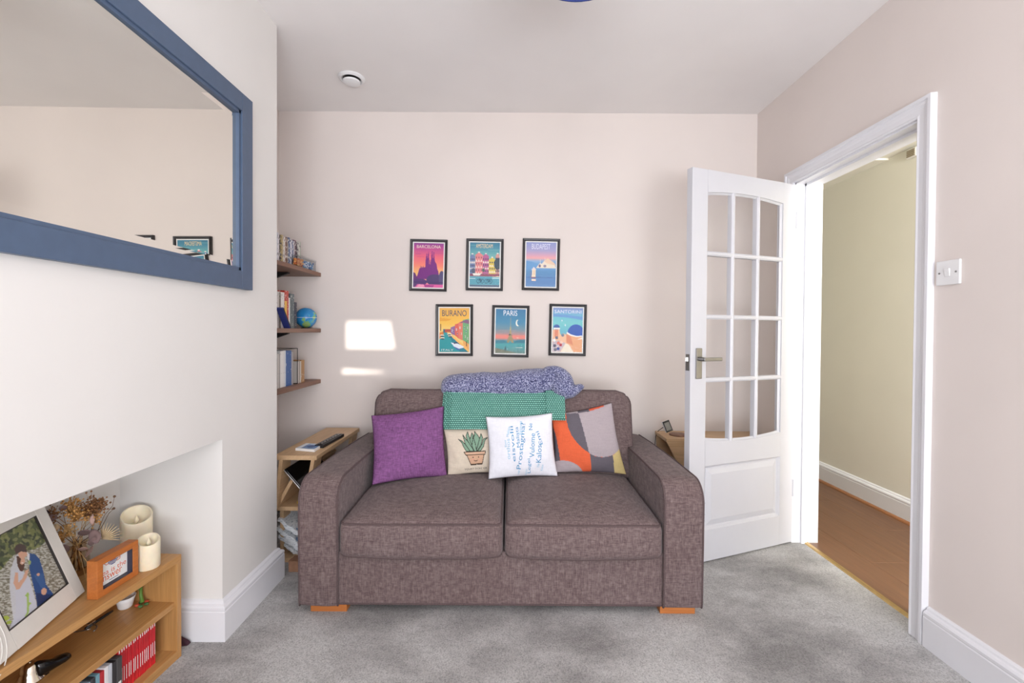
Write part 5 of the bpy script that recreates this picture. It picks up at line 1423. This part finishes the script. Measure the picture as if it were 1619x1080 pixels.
MB(FMx).prism([(cx_ - iw * .10, -.0186, cz_ + ih * .06), (cx_ + iw * .10, -.0186, cz_ + ih * .06), (cx_, -.0186, cz_ + ih * .12)], (0, .0005, 0)).build('pot_lid', 'orangeink', pr)
MB(FMx).box((fwid, -.006, fwid), (FW - fwid, -.0045, FH - fwid)).build('glass', 'pictureglass', tf)

# wedding photo in a white frame, leaning back
w0 = atZ(135, 938, BZ); w1 = atZ(0, 1057, BZ)
wa = (w1 - w0); wa.z = 0; wa.normalize(); wn = Vector((-wa.y, wa.x, 0))
if wn.x < 0: wn = -wn
LEAN = math.radians(20)
up = Vector((0, 0, 1)) * math.cos(LEAN) - wn * math.sin(LEAN); nn = wn * math.cos(LEAN) + Vector((0, 0, 1)) * math.sin(LEAN)
WMx = Matrix(((wa.x, nn.x, up.x, w0.x), (wa.y, nn.y, up.y, w0.y), (wa.z, nn.z, up.z, BZ + .0065), (0, 0, 0, 1)))   # along towards viewer, out, up
WW, WHh = 0.345, 0.298
wf = thing('photo_frame', w0 + wa * WW / 2, 'large white frame with a wedding photo leaning on the bookcase', 'photo frame')
def Q(): return MB(WMx)
ph = (0.040, 0.252, 0.050, 0.268)     # photo opening: along 0..1, up 0..1
Q().box((0, -.016, 0), (ph[0], 0, WHh)).build('frame_side', 'offwhite', wf, bevel=.002)
Q().box((ph[1], -.016, 0), (WW, 0, WHh)).build('frame_side', 'offwhite', wf, bevel=.002)
Q().box((ph[0], -.016, 0), (ph[1], 0, ph[2])).build('frame_rail', 'offwhite', wf)
Q().box((ph[0], -.016, ph[3]), (ph[1], 0, WHh)).build('frame_rail', 'offwhite', wf)
for k in range(5):
    r_ = .030 + .014 * k
    Q()  .tube([(WW - .01 + r_ * math.cos(q) * .8, -.0002, .065 + r_ * math.sin(q)) for q in np.linspace(PI * .55, PI * 1.45, 16)], .0014, 6).build('embossed_ridge', 'offwhite', wf, smooth=True)
# photo painted in zoomed photograph units (x right, y down)
WQ = [(-230, 330), (180, 108), (398, 545), (62, 800)]     # TL TR BR BL of the picture as seen
nu, nv = 110, 116
def wp(u, v): return Vector((ph[1] + (ph[0] - ph[1]) * u, -.006, ph[3] + (ph[2] - ph[3]) * v))
g = Q().grid(wp, nu, nv)
gu = np.array([i / nu for j in range(nv + 1) for i in range(nu + 1)]); gv = np.array([j / nv for j in range(nv + 1) for i in range(nu + 1)])
x, y = bil(WQ, gu, gv); c = Canvas(x, y)
c.fill((96, 104, 70)); d_ = gv
c.noise(.02, .02, 1, .02, (130, 136, 84)); c.noise(.035, .035, 2, .12, (70, 78, 60)); c.noise(.05, .05, 5, .2, (160, 160, 110), .7)
rv = gv > .34 + .04 * np.sin(gu * 9)
c.put(rv, (160, 156, 140)); c.noise(.05, .12, 3, .0, (216, 216, 208), .8, rv); c.noise(.05, .13, 4, .2, (110, 102, 82), .7, rv)
SKIN, SUIT, DRESS, HAIR = (226, 178, 150), (44, 82, 140), (216, 218, 228), (96, 62, 48)
c.poly([(75, 350), (60, 360), (36, 440), (40, 540), (62, 640), (95, 760), (120, 770), (90, 520), (100, 380)], (222, 224, 230), .92)      # veil
c.poly([(150, 345), (185, 350), (215, 380), (240, 450), (262, 540), (316, 608), (245, 660), (210, 640), (200, 600), (175, 520), (152, 440)], SUIT)
c.poly([(205, 590), (310, 606), (330, 640), (220, 700)], (36, 58, 104)); c.poly([(180, 480), (240, 470), (262, 560), (240, 570)], (60, 100, 156))
c.poly([(68, 450), (90, 440), (135, 470), (160, 500), (178, 560), (200, 620), (222, 690), (120, 770), (70, 800), (95, 690), (78, 560)], DRESS)
c.poly([(66, 460), (62, 520), (80, 560), (100, 560), (140, 490), (150, 440), (128, 450), (112, 500), (90, 520), (84, 460)], SKIN)
c.ell(252, 583, 17, 22, SKIN); c.ell(210, 478, 10, 9, SKIN)
c.poly([(66, 360), (110, 372), (122, 420), (112, 455), (92, 450), (74, 410)], HAIR); c.ell(105, 392, 17, 22, SKIN); c.ell(108, 404, 9, 3, (250, 240, 236)); c.poly([(76, 372), (100, 366), (92, 400), (96, 450), (78, 420)], HAIR)
c.poly([(132, 340), (150, 350), (150, 400), (136, 380)], (236, 236, 240))
c.ell(104, 344, 28, 34, SKIN); c.poly([(52, 325), (58, 298), (88, 284), (118, 294), (134, 330), (126, 340), (96, 332), (62, 352)], (88, 70, 66)); c.ell(130, 352, 6, 10, SKIN)
c.ell(152, 402, 9, 14, (170, 190, 120)); c.line([(152, 590), (160, 640), (165, 700), (158, 720)], 6, (176, 206, 110)); c.ell(150, 600, 12, 8, (170, 204, 110)); c.ell(170, 650, 10, 8, (176, 206, 110)); c.ell(40, 720, 22, 14, (190, 206, 90)); c.ell(62, 745, 16, 10, (176, 196, 80))
g.build('photograph', 'print', wf, paint=c.rgba())
e = Q(); t_ = .0022
for q in (((ph[0], ph[2]), (ph[0] + t_, ph[3])), ((ph[1] - t_, ph[2]), (ph[1], ph[3])), ((ph[0], ph[2]), (ph[1], ph[2] + t_)), ((ph[0], ph[3] - t_), (ph[1], ph[3]))): e.box((q[0][0], -.0058, q[0][1]), (q[1][0], -.0005, q[1][1]))
e.build('rebate_edge', 'cable', wf)
Q().box((ph[0], -.0045, ph[2]), (ph[1], -.0035, ph[3])).build('glass', 'pictureglass', wf)
hinge_p = [WMx @ Vector((WW / 2 - .03, -.016, WHh * .7)), WMx @ Vector((WW / 2 + .03, -.016, WHh * .7))]
strut = Q(); strut.box((WW / 2 - .025, -.020, .02), (WW / 2 + .025, -.0165, WHh * .7)); strut.build('rear_strut', 'cable', wf)

# dried bouquet
vb = Vector((atY(118, 930, 1.43).x, 1.43, BZ)); vb.x = max(vb.x, RX + .055)
bq = thing('dried_bouquet', vb, 'dried flower bouquet with mauve leaves behind the frames', 'flowers')
M['amberglass'] = glass_mat('smoky_glass', (.92, .86, .78), .03)
MB().loft([[vb + Vector((r * math.cos(q), r * math.sin(q), z)) for q in np.linspace(0, 2 * PI, 29)[:-1]] for r, z in ((.002, .002), (.030, .001), (.034, .02), (.032, .06), (.024, .085), (.026, .100), (.024, .100), (.022, .085), (.029, .06), (.031, .02), (.004, .006))], cap=False).build('vase', 'amberglass', bq, smooth=True)
M['straw'] = plain('dry_straw', (198, 160, 106), .8, var=.2); M['twig'] = plain('brown_twig', (110, 78, 54), .8, var=.15)
M['bud'] = plain('golden_bud', (198, 148, 86), .8, var=.25, vscale=200); M['darkbud'] = plain('brown_bud', (140, 98, 62), .8, var=.25, vscale=200)
M['mauve'] = plain('mauve_leaf', (142, 118, 116), .7, var=.12); M['blush'] = plain('blush_leaf', (196, 162, 150), .7, var=.08); M['creamleaf'] = plain('cream_frond', (224, 200, 160), .8, var=.08)
r3 = random.Random(11)
def tip(px, py, y): return atY(px, py, y)
neck = vb + Vector((0, 0, .09))
def stem(tp, m='straw', rad=.0011, name='stem'):
    mid = neck.lerp(tp, .5) + Vector((r3.uniform(-.008, .008), r3.uniform(-.008, .008), .012))
    MB().tube([vb + Vector((r3.uniform(-.015, .015), r3.uniform(-.015, .015), .012)), neck + Vector((r3.uniform(-.012, .012), r3.uniform(-.012, .012), 0)), mid, tp], [rad, rad, rad * .9, rad * .6], 5).build(name, m, bq, smooth=True)
def cluster(tp, n, spread, m):
    n = int(n * 1.6); stem(tp)
    mb = MB()
    for k in range(n):
        o_ = Vector((r3.gauss(0, 1), r3.gauss(0, .8), r3.gauss(0, 1))) * spread * .55
        p = tp + o_
        mb.tube([tp - Vector((0, 0, spread * .8)) + o_ * .2, p], [.0006, .0004], 3)
        mb.sphere(p, r3.uniform(.0018, .0036), 6, 4)
    tag(mb.build('seed_head', m, bq, smooth=True), kind='stuff')
for px, py, y, n, sp_, m in ((112, 800, 1.42, 70, .026, 'bud'), (120, 812, 1.40, 60, .026, 'bud'), (146, 800, 1.44, 80, .026, 'darkbud'), (158, 796, 1.45, 60, .020, 'darkbud'), (137, 806, 1.44, 50, .022, 'darkbud'), (94, 850, 1.38, 60, .020, 'bud'), (106, 838, 1.39, 40, .02, 'straw'), (84, 812, 1.38, 30, .018, 'darkbud'), (150, 818, 1.45, 40, .02, 'bud')):
    cluster(tip(px, py, y), n, sp_, m)
for pts in (((150, 850), (165, 815), (178, 800), (181, 785)), ((160, 835), (172, 812), (180, 804)), ((140, 850), (150, 820), (160, 795))):
    P_ = [tip(a_, b_, 1.455) for a_, b_ in pts]
    MB().tube([neck] + P_, [.0012] + [.0011, .0009, .0008, .0006][:len(P_)], 5).build('twig', 'twig', bq, smooth=True)
    MB().sphere(P_[-1], .004, 8, 6).build('twig_bud', 'twig', bq, smooth=True)
def leaf(px, py, y, L_, W_, ang, m, tilt=0.3):
    c_ = tip(px, py, y); ax = Vector((math.cos(ang) * .8, -math.cos(ang) * .5, math.sin(ang))).normalized(); nrm = Vector((.75, -.62, tilt)).normalized(); sd = nrm.cross(ax).normalized()
    stem(c_ - ax * L_ * .5, 'twig', .0009)
    def lf(u, v):
        w_ = math.sin(PI * min(1, max(0, u * .94 + .03))) ** .7
        return c_ + ax * (u - .5) * L_ + sd * (v - .5) * W_ * w_ + nrm * (.004 * math.cos((v - .5) * 3) - .003 * u)
    o = MB().grid(lf, 10, 6).build('leaf', m, bq, smooth=True)
    s = o.modifiers.new('solid', 'SOLIDIFY'); s.thickness = .0008
for a_ in ((134, 842, 1.415, .050, .032, .6, 'mauve'), (150, 848, 1.42, .052, .030, -.7, 'mauve'), (146, 856, 1.41, .040, .020, .9, 'mauve'), (146, 822, 1.43, .034, .014, 1.5, 'blush'), (141, 872, 1.41, .038, .034, .2, 'blush'), (131, 868, 1.40, .030, .024, .6, 'blush'), (80, 820, 1.37, .036, .030, .9, 'mauve'), (72, 808, 1.36, .030, .026, .4, 'maroon'), (88, 834, 1.37, .028, .02, 1.0, 'creamleaf'), (100, 870, 1.38, .04, .03, 1.2, 'mauve'), (110, 890, 1.38, .034, .028, .2, 'straw'), (100, 803, 1.40, .03, .02, .8, 'mauve')): leaf(*a_)
fan0 = tip(162, 852, 1.46)
for k in range(11):
    an = math.radians(-15 + 11 * k); e_ = fan0 + Vector((math.cos(an) * .8, .4 * math.cos(an), math.sin(an))).normalized() * .052
    MB().tube([fan0, fan0.lerp(e_, .5), e_], [.0016, .0022, .0005], 4).build('frond', 'creamleaf', bq, smooth=True)
stem(fan0, 'straw', .0014)
for k in range(9):
    e_ = tip(r3.uniform(95, 150), r3.uniform(870, 930), 1.385); MB().tube([vb + Vector((r3.uniform(-.01, .01), r3.uniform(-.01, .01), .10)), e_], [.0014, .0006], 4).build('straw', 'straw', bq)

# cloth tucked behind the bookcase on the floor
f0 = atZ(293, 1027, 0)
mb = MB(); p = f0 + Vector((-.03, .015, 0))
mb.add([p + Vector((-.045, -.01, .002)), p + Vector((.028, .0, .002)), p + Vector((.030, .018, .004)), p + Vector((-.045, .022, .002)), p + Vector((-.045, .006, .055)), p + Vector((-.005, .008, .036)), p + Vector((.026, .010, .016))],
       [(0, 1, 6, 5, 4), (1, 2, 6), (2, 3, 4, 5, 6), (0, 3, 2, 1), (0, 4, 3)])
tag(mb.build('cloth_bag', 'maroon', smooth=False, bevel=.003), 'dark maroon cloth poking out beside the bookcase on the floor', 'cloth')
